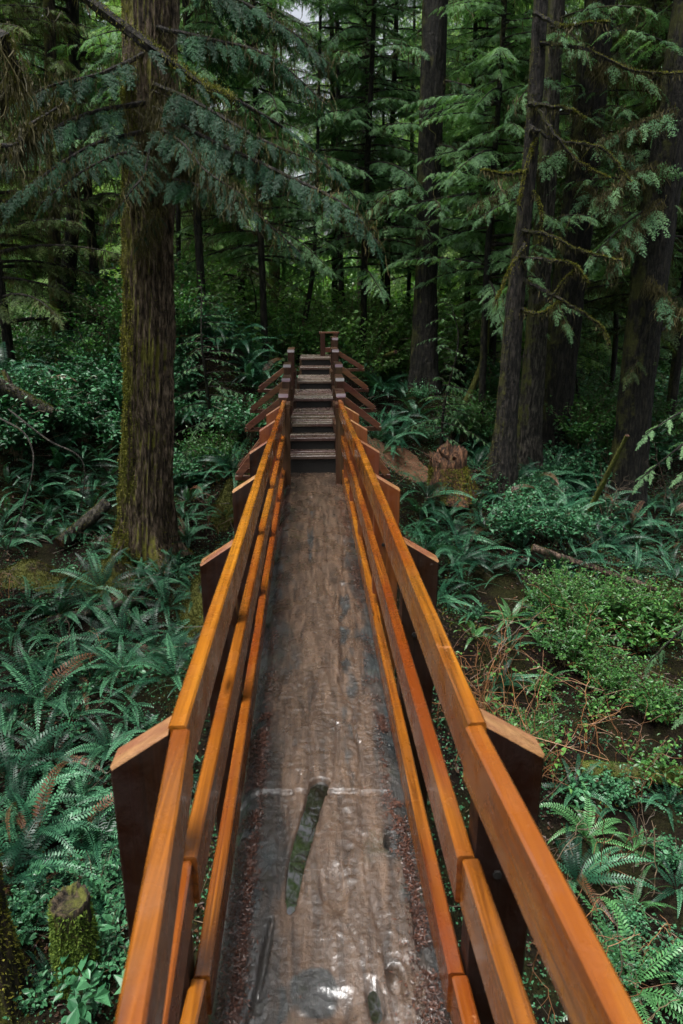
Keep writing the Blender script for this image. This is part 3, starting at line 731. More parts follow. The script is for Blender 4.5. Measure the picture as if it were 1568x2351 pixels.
def conifer_proto(name, label, group, H, r, z0, nl, Lmax, lod, leafm, barkm, lich=0, tint=0.5, sub=0.42, step=0.17, top=True, loc=(0, 0, 0), az=None, taper=0.5):
    root = thing(name, loc, label, 'tree', group)
    tb = MB(); P = [np.array([0, 0, -0.3]), np.array([.05, 0, H*.3]), np.array([rng.normal(0, .1), rng.normal(0, .1), H*.7]), np.array([rng.normal(0, .15), 0, H])]
    trunk_mesh(tb, P, [r*1.15, r, r*.65, r*.12 if top else r*.4], 20, 90, .07, .35, 7, rng.integers(99))
    o = tb.build('trunk', barkm, None, smooth=True); o.parent = root
    lf = lambda z: Lmax*(np.clip(1-(z-z0)/(H-z0+.01), 0.05, 1)**taper) if top else Lmax
    ls = limbs_for(z0, H*0.985, nl, lf, az=az)
    fb = MB(); bb = MB(); hb = MB()
    for P, L in ls:
        foliate(fb, P, .12, sub*min(1.25, max(.4, L/1.6)), lod, step*max(.5, L/2), tint=tint)
        tube(bb, P, np.linspace(max(.008, .014*L), .003, len(P)), 5)
        if lich: strands(hb, P, int(lich*L), .04, .38, .006)
    o = bb.build('branches', M['limb'], None); o.parent = root
    o = fb.build('foliage', leafm, None); o.parent = root
    if lich: o = hb.build('hanging_moss', M['lichen'], None); o.parent = root
    return root

GF = 'far hemlocks massed behind everything'
far_l = 'far young hemlock in the crowded wood behind the stairs and big trunks'
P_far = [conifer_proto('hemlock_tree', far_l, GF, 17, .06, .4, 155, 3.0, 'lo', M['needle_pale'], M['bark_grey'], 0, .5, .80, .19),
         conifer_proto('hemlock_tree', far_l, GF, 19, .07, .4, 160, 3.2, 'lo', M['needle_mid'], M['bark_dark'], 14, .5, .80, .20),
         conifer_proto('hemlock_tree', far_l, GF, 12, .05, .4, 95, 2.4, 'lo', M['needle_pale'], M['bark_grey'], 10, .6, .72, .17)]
GM = 'young hemlocks of the middle distance'
P_mid = [conifer_proto('hemlock_tree', 'x', GM, 12, .07, 3.0, 130, 2.4, 'mid', M['needle_mid'], M['bark_dark'], 30, .55, .44, .085),
         conifer_proto('hemlock_tree', 'x', GM, 10.5, .06, 2.3, 130, 2.1, 'mid', M['needle_mid'], M['bark_dark'], 10, .6, .42, .085),
         conifer_proto('hemlock_tree', 'x', GM, 13, .085, 2.4, 105, 2.5, 'mid', M['needle_old'], M['bark_dark'], 110, .5, .46, .10)]
P_sap = conifer_proto('hemlock_sapling', 'x', 'hemlock saplings', 3.0, .025, .25, 34, 1.05, 'mid', M['needle_mid'], M['bark_dark'], 0, .5, .36, .12)

def base_at(px, y, dz=0):
    p = at_y(px, 800, y); return (p[0], y, gz1(p[0], y)+dz)
used = set()
def put_tree(proto, px, y, rz, sc, label, group, tilt=(0, 0)):
    loc = base_at(px, y)
    if proto.name not in used:
        used.add(proto.name); proto.location = Vector(loc); proto.rotation_euler = (tilt[0], tilt[1], rz); proto.scale = (sc,)*3
        proto['label'] = label; proto['group'] = group; return proto
    return dup(proto, loc, rz, sc, label, group, tilt)
# (kind, px, distance, rotation, scale, label)
mids = [
 (0, 765, 17.8, .3, 1.0, 'slender hemlock rising just above the top of the stairs'),
 (1, 835, 15.2, 1.4, 1.05, 'bright green hemlock whose boughs spread right of the stair top, against the dark straight trunk'),
 (0, 890, 17.0, 2.2, 1.0, 'tall hemlock filling the gap left of the dark straight trunk'),
 (1, 610, 14.5, 3.9, 1.05, 'hemlock with layered boughs left of the stair top'),
 (0, 470, 14.0, 4.4, 1.0, 'bluish hemlock right behind the big mossy trunk'),
 (0, 1065, 17.5, 5.0, 1.0, 'hemlock whose boughs show right of the dark straight trunk, behind it'),
 (2, 560, 18.0, 5.1, 1.0, 'lichen-hung hemlock between the mossy trunk and the stair top, farther back'),
 (2, 230, 15.5, 1.1, 1.0, 'drooping lichen-hung hemlock just left of the big mossy trunk'),
 (2, 20, 14.0, 2.7, 1.05, 'dark hemlock at the left edge hung with long lichen'),
 (2, 1440, 14.6, .9, 1.0, 'brown lichen-laden hemlock near the right edge of the wood'),
 (1, 1115, 13.2, 3.1, 1.0, 'hemlock with pale sprays between the dark straight trunk and the leaning trunk'),
 (0, 1130, 17.0, .8, 1.05, 'tall hemlock rising behind the leaning trunk'),
 (2, 1290, 16.5, 5.5, 1.0, 'old hemlock behind the trio of leaning trunks'),
 (2, 1560, 13.2, 4.0, 1.05, 'dark hemlock at the right edge of the picture'),
]
for (k, px, y, rz, sc, lab) in mids:
    put_tree(P_mid[k], px, y, rz, sc, lab, GM)
# far wood: staggered rows
q = 0
for y, dx in ((20, 150), (25, 125), (31, 105), (39, 125), (50, 130)):
    px = -120+rng.uniform(0, 60)
    while px < 1700:
        k = int(rng.integers(3)) 
        if y < 36 and 560 < px < 930: px += 60; continue
        put_tree(P_far[k], px+rng.uniform(-25, 25), y+rng.uniform(-2, 2), rng.uniform(0, 6.28), rng.uniform(.85, 1.15)*(1.0 if y < 35 else 1.25), far_l, GF)
        px += dx*rng.uniform(.8, 1.2)
for (px, y, sc, lab) in [(470, 12.0, 1.0, 'knee-high to head-high hemlock sapling right of the mossy trunk'), (1020, 12.5, .9, 'hemlock sapling at the foot of the dark straight trunk'),
                         (1340, 14, 1.0, 'hemlock sapling seen between the trio of trunks and the far right trunk'), (560, 15.5, 1.1, 'hemlock sapling on the fern bank left of the stairs')]:
    put_tree(P_sap, px, y, rng.uniform(0, 6), sc, lab, 'hemlock saplings')

for (k, x, y, s_) in [(1, 6.5, -1.5, 1.1), (0, -7.5, 1.5, 1.0), (1, 9.5, 4.5, 1.1), (1, -9.5, 5, 1.1), (0, 4.5, -9, 1.0), (2, -1.5, -9, 1.0)]:  # unseen hemlocks added beside and behind the camera to cut the sky light
    dup(P_far[k], (x, y, gz1(x, y)), rng.uniform(0, 6.28), s_, 'unseen hemlock added around the near end of the log to block sky light', 'unseen hemlocks added around the near end of the log')

# ---------------------------------------------------------------- individual big trees
def moss_on(V, frac_fn, n, ln=.02, w=.007):
    rows, ns, _ = V.shape
    a = rng.integers(0, rows-1, n); b_ = rng.integers(0, ns, n)
    p = V[a, b_]; c = V[a].mean(1); nn = p-c; nn[:, 2] = 0; nn /= np.linalg.norm(nn, axis=1)[:, None]
    keep = rng.random(n) < frac_fn(p, nn)
    return p[keep], nn[keep]
def limb_px(pts):                   # (px, py, Y)
    return np.array([at_y(a, b_, y) for a, b_, y in pts])

def limb_part(root, Q, r, wob=.3, fol=None, fm=None, lich=0, ls=(.04, .4, .006, .03), moss=0):
    bb = MB(); tube(bb, Q, r, 7, wob, 3); b_ = bb.build('branch', M['limb'], root)
    off = tuple(root.location)
    if fol: fb = MB(); foliate(fb, Q, **fol); fb.build('foliage', M[fm], b_, off=off)
    if lich: hb = MB(); strands(hb, Q, lich, *ls); hb.build('hanging_moss', M['lichen'], b_, off=off)
    if moss:
        idx = rng.integers(0, len(Q)-1, moss); f = rng.random(moss)[:, None]; pm = Q[idx]*(1-f)+Q[idx+1]*f
        nn = rnd3(moss); nn[:, 2] = np.abs(nn[:, 2]); mo = MB(); tufts(mo, pm+nn*.016*rng.uniform(.5, 1.5, (moss, 1)), nn, .024, .010); mo.build('moss', M['moss'], b_, off=off)
    return b_
# the big mossy tree on the left
P, r = pix_trunk([(332, 1240, 118), (337, 1050, 112), (341, 800, 111), (341, 500, 113), (343, 200, 118), (343, 0, 120)], 9.5)
P, r = up_extend(P, r, 24)
big = thing('hemlock_tree', (P[0][0], P[0][1], gz1(P[0][0], P[0][1])), 'massive furrowed hemlock with yellow-green moss down its left side, left of the walkway', 'tree')
tb = MB(); V = trunk_mesh(tb, P, r, 150, 1100, .15, .50, 15, 5, 5, .42); tb.build('trunk', M['bark_brown'], big, smooth=True)
mb = MB()
def ff(p, nn): return np.clip(-nn[:, 0]*1.3-.35+1.6*(vn(p[:, 0]*6, p[:, 1]*6, p[:, 2]*2.2, 8)-.5)+np.exp(-(p[:, 2]+1.4)/.5)*.9, 0.02, 1)
p, nn = moss_on(V, ff, 260000); p, nn = p[p[:, 2] < 8], nn[p[:, 2] < 8]; tufts(mb, p, nn, .026, .011); mb.build('moss', M['moss'], big)
fb, bb, hb = MB(), MB(), MB()
lim = [
 ([(345, 250, 9.3), (480, 320, 8.4), (640, 395, 7.8), (790, 470, 7.4), (870, 560, 7.2)], .75, .03),
 ([(345, 190, 9.3), (450, 235, 8.6), (600, 320, 8.0), (760, 385, 7.7)], .7, .028),
 ([(340, 235, 9.3), (200, 262, 8.6), (60, 330, 8.1), (-60, 420, 7.9)], .75, .03),
 ([(340, 300, 9.2), (220, 330, 8.4), (90, 410, 7.9), (-30, 500, 7.8)], .75, .028),
 ([(345, 350, 9.2), (270, 355, 8.3), (180, 400, 7.8), (90, 470, 7.6)], .55, .02),
 ([(345, 400, 9.2), (450, 425, 8.3), (560, 470, 7.8), (690, 580, 7.6)], .6, .022),
 ([(340, 120, 9.3), (230, 170, 8.8), (110, 200, 8.4), (0, 260, 8.3)], .7, .03),
 ([(345, 60, 9.3), (480, 90, 8.9), (620, 130, 8.6), (750, 240, 8.5)], .8, .03),
 ([(345, -60, 9.3), (500, -20, 9.0), (650, 60, 8.9), (760, 150, 8.9)], .8, .03),
 ([(345, 330, 9.0), (330, 400, 8.3), (300, 440, 7.9), (240, 520, 7.8)], .42, .015),
 ([(360, 480, 9.1), (345, 520, 8.8), (310, 565, 8.6)], .30, .010),
 ([(345, 280, 9.2), (420, 330, 8.2), (470, 390, 7.6), (560, 450, 7.3)], .5, .018),
]
for pts, sub, r0 in lim:
    Q = spline(limb_px(pts), 22)
    limb_part(big, Q, np.linspace(r0, .006, len(Q)), .25, dict(start=.18, sub=sub*.85, lod='hi', step=.055, droop=.35, tint=.40, tr=.22), 'needle_dark', 700, (.03, .40, .004, .06))
# bare lichen-hung dead twigs right of the trunk
for k in range(16):
    px = rng.uniform(380, 640); py = rng.uniform(250, 430)
    Q = spline(limb_px([(350, py-rng.uniform(10, 60), 9.2), ((350+px)/2, py-5, 8.9), (px, py+rng.uniform(20, 70), 8.7)]), 12)
    limb_part(big, Q, np.linspace(.012, .003, len(Q)), .1, None, None, 420, (.06, .55, .004, .06))
crown(big, P, 9, 24, 24, 2.0)

# tree out of frame on the left whose long dark branch crosses in front of the trunk
tl = at_y(-420, 800, 7.0); nb_ = thing('hemlock_tree', (tl[0], 7.0, gz1(tl[0], 7.0)), 'hemlock beyond the left edge reaching one long bare dark branch across the mossy trunk', 'tree')
tb = MB(); Pn = [np.array([tl[0], 7.0, gz1(tl[0], 7.0)-.2]), np.array([tl[0], 7.0, 3.]), np.array([tl[0]+.1, 7.0, 9.])]
trunk_mesh(tb, Pn, [.3, .24, .15], 36, 140, .08, .4, 9, 4); tb.build('trunk', M['bark_moss'], nb_, smooth=True)
fb, bb, hb = MB(), MB(), MB()
Q = spline([np.array([tl[0], 7.0, 4.9])]+list(limb_px([(60, -90, 6.9), (200, 0, 6.8), (355, 115, 6.7), (470, 200, 6.7), (560, 240, 6.8), (700, 330, 7.0), (830, 470, 7.2)])), 50)
limb_part(nb_, Q, np.interp(np.linspace(0, 1, 50), [0, .4, .6, 1], [.055, .040, .022, .006]), .35, dict(start=.6, sub=.5, lod='hi', step=.10, droop=.25, tint=.35, tr=.2), 'needle_dark', 300, (.03, .3, .006, .02))
pm = Q[14:34][rng.integers(0, 20, 5000)]+rng.normal(0, .025, (5000, 3)); pm[:, 2] = np.maximum(pm[:, 2], 0); tf = MB(); tufts(tf, pm, np.tile([0, 0, 1.0], (5000, 1)), .018, .007); tf.build('moss', M['moss'], nb_)
Q = spline([np.array([tl[0], 7.0, 4.6])]+list(limb_px([(-60, 60, 5.2), (0, 100, 5.1), (40, 165, 5.1), (52, 215, 5.1)])), 24)
limb_part(nb_, Q, np.linspace(.05, .012, 24), .4, None, None, 500, (.04, .34, .0035, .04), 1500)
for pts in ([(-30, 330, 6.0), (60, 290, 6.0), (150, 235, 6.2)], [(-40, 230, 7.5), (10, 205, 7.5), (60, 175, 7.5)]):
    Q = spline([np.array([tl[0], 7.0, 3.6])]+list(limb_px(pts)), 20); limb_part(nb_, Q, np.linspace(.03, .006, 20), .4, None, None, 700, (.05, .45, .006, .03))
crown(nb_, Pn, 8, 22, 30, 2.6)

def big_tree(label, y, pts, barkm, ztop=10, nseg=60, rows=260, fur=.08, flare=.4, nf=11, limbs=(), lichn=200, leafm='needle_mid', sub=.5, lod='mid', fol=True, mossn=0, name='hemlock_tree', bare=(), gen=0, flen=.4):
    P, r = pix_trunk(pts, y); P, r = up_extend(P, r, ztop)
    root = thing(name, (P[0][0], P[0][1], gz1(P[0][0], P[0][1])), label, 'tree')
    tb = MB(); V = trunk_mesh(tb, P, r, nseg, rows, fur, flare, nf, int(rng.integers(50)), 4, flen); tb.build('trunk', M[barkm], root, smooth=True)
    fb, bb, hb, mo = MB(), MB(), MB(), MB(); anyf = False
    for L in limbs:
        Q = spline(limb_px(L), 18); limb_part(root, Q, np.linspace(.025, .005, 18), .3, dict(start=.2, sub=sub*1.3, lod=lod, step=.10, droop=.25, tint=.55, tr=.2), leafm, lichn, (.05, .4, .006, .04))
    for L in bare:
        Q = spline(limb_px(L), 26); Q += .012*rnd3(26); limb_part(root, Q, np.linspace(.030, .009, 26), .45, None, None, 160, (.02, .26, .006, .012), 1600)
    if gen:
        ztp = P[-1][2]; Pz = np.array([p_[2] for p_ in P]); Pxy = np.array(P)
        axis = lambda z: np.array([np.interp(z, Pz, Pxy[:, 0]), np.interp(z, Pz, Pxy[:, 1]), z])
        for Q, L in limbs_for(2.6, min(ztp, 9.5), gen*2, lambda z: 1.8, axis=axis):
            foliate(fb, Q, .2, sub, lod, .16, .25, .5, .2); tube(bb, Q, np.linspace(.02, .004, len(Q)), 5); strands(hb, Q, 60, .05, .4, .006, .03); anyf = True
    if ztop > 12: crown(root, P, 9, ztop, (70 if y == 15.0 else int(1.6*(ztop-8))), 2.3, leafm)
    if bb.c: bb.build('branches', M['limb'], root)
    if anyf: fb.build('foliage', M[leafm], root)
    if hb.c: hb.build('hanging_moss', M['lichen'], root)
    if mossn:
        p, nn = moss_on(V, lambda p, nn: np.clip(-nn[:, 0]+.1+.8*(vn(p[:, 0]*5, p[:, 1]*5, p[:, 2]*2, 8)-.5), 0, 1), mossn); tufts(mo, p, nn, .02, .008)
    if mo.c: mo.build('moss', M['moss'], root)
    return root

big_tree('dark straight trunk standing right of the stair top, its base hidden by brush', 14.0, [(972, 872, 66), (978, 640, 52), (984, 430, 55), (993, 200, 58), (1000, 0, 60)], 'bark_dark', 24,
         limbs=[[(1000, 180, 14.0), (1080, 200, 13.6), (1180, 250, 13.4)], [(970, 430, 14.2), (900, 440, 13.6), (830, 500, 13.4)], [(990, 330, 14), (1050, 345, 13.4), (1120, 410, 13.2)]], gen=2, leafm='needle_mid')
lean = big_tree('slim grey-brown trunk leaning right with bare mossy branches, foremost of the right-hand trio', 11.0,
         [(1152, 1082, 62), (1163, 960, 50), (1182, 700, 42), (1214, 400, 34), (1235, 120, 34), (1242, 0, 34)], 'bark_lean', 20, flare=.35, flen=.35, mossn=6000, lichn=0,
         bare=[[(1215, 240, 10.9), (1300, 250, 10.6), (1345, 275, 10.5)], [(1225, 30, 10.9), (1290, 60, 10.6), (1340, 55, 10.4), (1400, 50, 10.3)],
               [(1225, 235, 10.9), (1275, 310, 10.6), (1330, 370, 10.5), (1400, 410, 10.4)], [(1215, 290, 10.9), (1290, 325, 10.6), (1380, 340, 10.4), (1450, 420, 10.3)],
               [(1210, 390, 10.9), (1165, 400, 10.7), (1105, 392, 10.6)], [(1205, 560, 10.8), (1170, 620, 10.6), (1140, 690, 10.5)],
               [(1200, 530, 10.9), (1260, 540, 10.6), (1330, 575, 10.4), (1430, 600, 10.3)], [(1195, 590, 10.9), (1270, 600, 10.5), (1320, 610, 10.4), (1350, 650, 10.3)],
               [(1200, 640, 10.9), (1290, 690, 10.5), (1370, 740, 10.4), (1400, 790, 10.3)], [(1225, 440, 10.9), (1242, 480, 10.8), (1240, 560, 10.8)],
               [(1230, 320, 10.9), (1215, 360, 10.8), (1190, 470, 10.7)], [(1240, 100, 10.9), (1330, 110, 10.5), (1450, 160, 10.4), (1568, 170, 10.3)],
               [(1195, 710, 10.9), (1240, 720, 10.6), (1290, 690, 10.5)], [(1260, 690, 10.6), (1300, 640, 10.5), (1330, 612, 10.4)]])
big_tree('pale grey ribbed trunk directly behind the leaning slim trunk', 12.0, [(1210, 1045, 62), (1225, 850, 52), (1243, 600, 46), (1258, 350, 42), (1272, 100, 38), (1278, 0, 38)], 'bark_grey', 22, flare=.4, gen=9, limbs=[[(1262, 60, 11.8), (1300, 70, 11.3), (1350, 120, 11.0)], [(1265, 180, 11.8), (1230, 190, 11.3), (1170, 250, 11.1)], [(1240, 640, 11.8), (1200, 640, 11.3), (1150, 700, 11.1)], [(1235, 700, 11.7), (1270, 700, 11.3), (1310, 760, 11.2)]])
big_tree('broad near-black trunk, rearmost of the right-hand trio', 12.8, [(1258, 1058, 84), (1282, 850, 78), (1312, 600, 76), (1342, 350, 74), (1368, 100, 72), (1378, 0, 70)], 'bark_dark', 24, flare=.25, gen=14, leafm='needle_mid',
         limbs=[[(1350, 160, 12.3), (1420, 150, 11.8), (1520, 210, 11.6), (1600, 300, 11.5)], [(1345, 260, 12.3), (1400, 330, 11.8), (1480, 390, 11.6), (1560, 480, 11.5)],
                [(1340, 320, 12.3), (1270, 350, 11.9), (1180, 430, 11.8), (1080, 480, 11.7)], [(1330, 420, 12.3), (1400, 470, 11.6), (1470, 560, 11.5)]], lichn=1500)
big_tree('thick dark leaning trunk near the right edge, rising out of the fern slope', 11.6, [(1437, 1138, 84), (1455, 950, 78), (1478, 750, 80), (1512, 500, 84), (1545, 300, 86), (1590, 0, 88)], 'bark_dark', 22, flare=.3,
         limbs=[[(1530, 380, 11.3), (1450, 400, 10.8), (1370, 470, 10.6)], [(1520, 460, 11.3), (1460, 520, 10.9), (1400, 620, 10.7)], [(1550, 250, 11.2), (1460, 290, 10.9), (1380, 330, 10.8)], [(1490, 640, 11.2), (1540, 700, 10.9), (1600, 760, 10.8)]], lichn=1400, leafm='needle_mid', gen=12)
big_tree('thin dark trunk curving up from behind the stair top', 15.0, [(688, 795, 17), (702, 720, 14), (716, 640, 11), (724, 540, 9), (730, 300, 8), (735, 60, 7)], 'bark_dark', 20, 16, 120, flare=.2, gen=8)
big_tree('straight dark stem just right of the top guard rail', 16.5, [(786, 770, 20), (784, 690, 15), (781, 560, 13), (777, 300, 12)], 'bark_dark', 9, 16, 120, flare=.5, gen=6)
big_tree('reddish brown trunk left of the stair top, behind the fern bank', 18.5, [(631, 765, 34), (630, 680, 28), (630, 560, 27), (628, 300, 25)], 'bark_brown', 10, 24, 120, gen=6)
big_tree('narrow dark pole beside the reddish trunk', 18.8, [(653, 760, 12), (652, 660, 10), (650, 500, 9)], 'bark_dark', 9, 12, 80)
big_tree('shaded trunk in the bright gap right of the stair top', 21.0, [(832, 770, 34), (832, 680, 28), (834, 560, 26), (838, 300, 24)], 'bark_dark', 12, 24, 120, gen=5)
big_tree('slim pole standing in front of the bright brush right of the stair top', 17.5, [(876, 790, 11), (877, 690, 9), (878, 560, 8)], 'bark_dark', 8, 12, 80)
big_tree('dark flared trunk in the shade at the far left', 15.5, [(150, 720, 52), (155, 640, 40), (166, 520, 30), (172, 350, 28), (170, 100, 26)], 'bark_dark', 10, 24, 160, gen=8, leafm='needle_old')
big_tree('mossy upright trunk near the top left corner', 14.8, [(128, 690, 30), (124, 500, 27), (118, 250, 27), (112, 0, 28)], 'bark_moss', 9.5, 24, 160, gen=6, leafm='needle_old',
         limbs=[[(118, 330, 14.5), (60, 300, 13.8), (0, 290, 13.5)]], lichn=500)
big_tree('small curved trunk leaning towards the dark straight one', 13.6, [(1060, 945, 17), (1085, 890, 15), (1110, 820, 14), (1122, 740, 12), (1128, 600, 10)], 'bark_moss', 6, 14, 90, gen=0)
big_tree('thin pole between the right-hand trio and the far right trunk', 16.0, [(1412, 800, 13), (1414, 700, 11), (1415, 560, 10), (1416, 300, 9)], 'bark_dark', 8, 12, 90, gen=4)
big_tree('thin pole just left of the dark straight trunk', 18.0, [(932, 830, 12), (940, 600, 10), (946, 300, 9)], 'bark_dark', 9, 12, 90, gen=3)
big_tree('pole behind the big mossy trunk on its right side', 17.0, [(412, 720, 14), (410, 600, 12), (408, 400, 11)], 'bark_dark', 9, 12, 90, gen=3)

# sprays entering at the right edge from a tree outside the frame
tr_ = at_y(1980, 900, 7.6); rt = thing('hemlock_tree', (tr_[0], 7.6, gz1(tr_[0], 7.6)), 'hemlock beyond the right edge sending bright green sprays into the picture', 'tree')
tb = MB(); trunk_mesh(tb, [np.array([tr_[0], 7.6, gz1(tr_[0], 7.6)-.2]), np.array([tr_[0], 7.6, 2.]), np.array([tr_[0], 7.6, 5.])], [.16, .12, .05], 24, 90, .08, .4, 7, 4); tb.build('trunk', M['bark_dark'], rt, smooth=True)
fb, bb = MB(), MB()
for pts in ([(1700, 900, 7.2), (1600, 930, 7.0), (1540, 960, 6.9), (1480, 1000, 6.8)], [(1700, 960, 7.2), (1600, 1000, 7.0), (1530, 1050, 6.9), (1470, 1100, 6.8)],
            [(1720, 1010, 7.0), (1620, 1060, 6.9), (1560, 1090, 6.8)], [(1700, 1350, 5.6), (1620, 1400, 5.5), (1540, 1470, 5.4), (1490, 1520, 5.4)], [(1700, 1560, 5.6), (1640, 1600, 5.5), (1570, 1640, 5.4)]):
    Q = spline(limb_px(pts), 14); Q = np.vstack([[np.array([tr_[0], 7.6, Q[0][2]+.15])], Q]); Q = spline(Q, 20)
    limb_part(rt, Q, np.linspace(.018, .004, 20), .1, dict(start=.45, sub=.42, lod='hi', step=.10, droop=.2, tint=.72, tr=.12), 'needle_mid')

# ---------------------------------------------------------------- stumps and fallen wood
def stump(label, px, py, wpx, hgt, matn, mossn=9000, flare=.35, lean_=(0, 0), jag=.25, green='moss'):
    p = at_g(px, py); r = pxw(p, wpx)/2; g0 = gz1(p[0], p[1])
    root = thing('mossy_stump', (p[0], p[1], g0), label, 'stump')
    tb = MB(); P = [np.array([p[0], p[1], g0-.15]), np.array([p[0]+lean_[0]*.5, p[1]+lean_[1]*.5, g0+hgt*.5]), np.array([p[0]+lean_[0], p[1]+lean_[1], g0+hgt])]
    V = trunk_mesh(tb, P, [r*1.1, r, r*.92], 60, 90, .12, flare, 7, int(rng.integers(50)), 4, .2)
    rim = V[-1].copy(); c = rim.mean(0)
    nz = vn(np.cos(np.linspace(0, 2*PI, 60, endpoint=False))*1.6, np.sin(np.linspace(0, 2*PI, 60, endpoint=False))*1.6, 0, 4)+.25*vn(np.cos(np.linspace(0, 2*PI, 60, endpoint=False))*8, np.sin(np.linspace(0, 2*PI, 60, endpoint=False))*8, 0, 5)
    R2 = rim.copy(); R2[:, 2] += jag*nz; R3 = c+(rim-c)*.75; R3[:, 2] += jag*(nz-.35); R4 = c+(rim-c)*.3; R4[:, 2] += -.05
    A = np.concatenate([rim, R2, R3, R4]); i = np.arange(3)[:, None]*60; j = np.arange(60)[None, :]; k = (j+1) % 60
    tb.add(A, np.stack([i+j, i+k, i+60+k, i+60+j], -1).reshape(-1, 4), .5, 1); tb.add(R4, [list(range(60))], .5, 1)
    tb.build('wood', [M[matn], M[matn]], root, smooth=True); pt = R3[rng.integers(0, 60, 3000)]*.6+R4[rng.integers(0, 60, 3000)]*.4; V = np.concatenate([V, R2[None]]); 
    mb = MB(); pp, nn = moss_on(V, lambda p, n_: np.clip(.35+1.3*(vn(p[:, 0]*5, p[:, 1]*5, p[:, 2]*4, 2)-.4), 0, 1), mossn); tufts(mb, pp, nn, .026, .011); mb.build('moss', M[green], root)
    return root
stump('dark mossy snag cut by the lower left edge of the picture', -8, 2330, 130, 1.35, 'bark_moss', 14000, lean_=(-.1, .1))
stump('short stump thick with green moss among the lower left ferns', 185, 2260, 92, .62, 'bark_moss', 22000, jag=.06, green='moss_green')
rs = stump('rotten root stump capped with moss beside the bare earth slope', 1040, 1125, 96,   .36, 'heart', 16000, jag=.34, lean_=(-.08, .1))
# root wad spikes of that stump
mb = MB(); p = at_g(1048, 1120)
for k in range(11):
    a = rng.uniform(0, 2*PI); o = np.array([p[0]-.15+.2*math.cos(a), p[1]+.1*math.sin(a), gz1(p[0], p[1])+rng.uniform(.2, .5)])
    d = np.array([rng.normal(-.25, .3), rng.normal(0, .2), rng.uniform(.1, .6)])
    tube(mb, spline([o, o+d*.2+.04*rnd3(1)[0], o+d*.38], 9), np.linspace(.04, .008, 9), 6, .4, k)
mb.build('root', M['heart'], rs)

def fallen(label, A, B, r0, r1, barkm, mossn=0, sag=0, name='fallen_log', green='moss'):
    Q = spline([A, (A+B)/2+np.array([0, 0, sag]), B], 60); c = (A+B)/2
    root = thing(name, c, label, 'log')
    mb = MB(); tube(mb, Q, np.linspace(r0, r1, 60), 26, .18, int(rng.integers(60)), cap=False)
    T = (Q[0]-Q[1]); T /= np.linalg.norm(T)
    mb.build('trunk', M[barkm], root, smooth=True)
    em = MB()
    for (o, q, rr) in ((Q[0], Q[1], r0), (Q[-1], Q[-2], r1)):
        T = (o-q)/np.linalg.norm(o-q); tube(em, [o-T*.01, o+T*.004], [rr*.96, rr*.90], 20, .1, 3)
    em.build('cut_end', M['heart'], root)
    if mossn:
        idx = rng.integers(0, 59, mossn); nn = rnd3(mossn); Tm = (B-A)/np.linalg.norm(B-A); nn -= (nn@Tm)[:, None]*Tm; nn /= np.linalg.norm(nn, axis=1)[:, None]
        keep = (nn[:, 2] > -.2) & (rng.random(mossn) < np.clip(nn[:, 2]+.9*(vn(idx*.25, nn[:, 0]*2, 0, 7)), 0, 1))
        rr = np.interp(idx, [0, 59], [r0, r1]); mo = MB(); tufts(mo, (Q[idx]+nn*rr[:, None])[keep], nn[keep], .018, .007); mo.build('moss', M[green], root)
    return root
def gp(px, py, dz=0): p = at_g(px, py); return np.array([p[0], p[1], gz1(p[0], p[1])+dz])
A = gp(-60, 1010, 1.0); B = gp(132, 1080, .85)
f1_ = fallen('mossy grey log sticking in from the left edge with its sawn end showing', A, B, pxw(A, 34)/2*1.1, pxw(B, 30)/2, 'bark_grey', 5000)
mb = MB(); o = A*.45+B*.55; tube(mb, spline([o, o+[-.05, 0, .2], o+[-.10, 0, .34]], 8), np.linspace(.05, .03, 8), 10, .4, 2); mb.build('branch_stub', M['bark_moss'], f1_)
fallen('short bare log propped against the root flare of the big mossy tree', gp(140, 1275, .14), gp(250, 1215, .36), .085, .095, 'bark_grey', 1500)
fallen('long bare reddish log lying across the fern slope on the right', gp(1218, 1305, .30), gp(1500, 1395, .26), .050, .036, 'logbark', 300)
fallen('pale rotten log half hidden under the ferns below the mossy tree', gp(110, 1440, .06), gp(330, 1395, .10), .06, .05, 'bark_grey', 800)
fallen('low moss-covered log in the shade at the right edge', gp(1330, 1770, .02), gp(1620, 1800, .04), .075, .09, 'bark_moss', 6000, green='moss_green')
fallen('small mossy log behind the top guard rail pointing up to the right', gp(820, 862, .15), at_y(908, 808, 13.5), .07, .04, 'bark_moss', 1500)
fallen('broken grey limb leaning among the brush under the far right trunk', gp(1000+345, 1200, .1), at_y(1440, 1000, 9.6), .04, .03, 'bark_moss', 900)
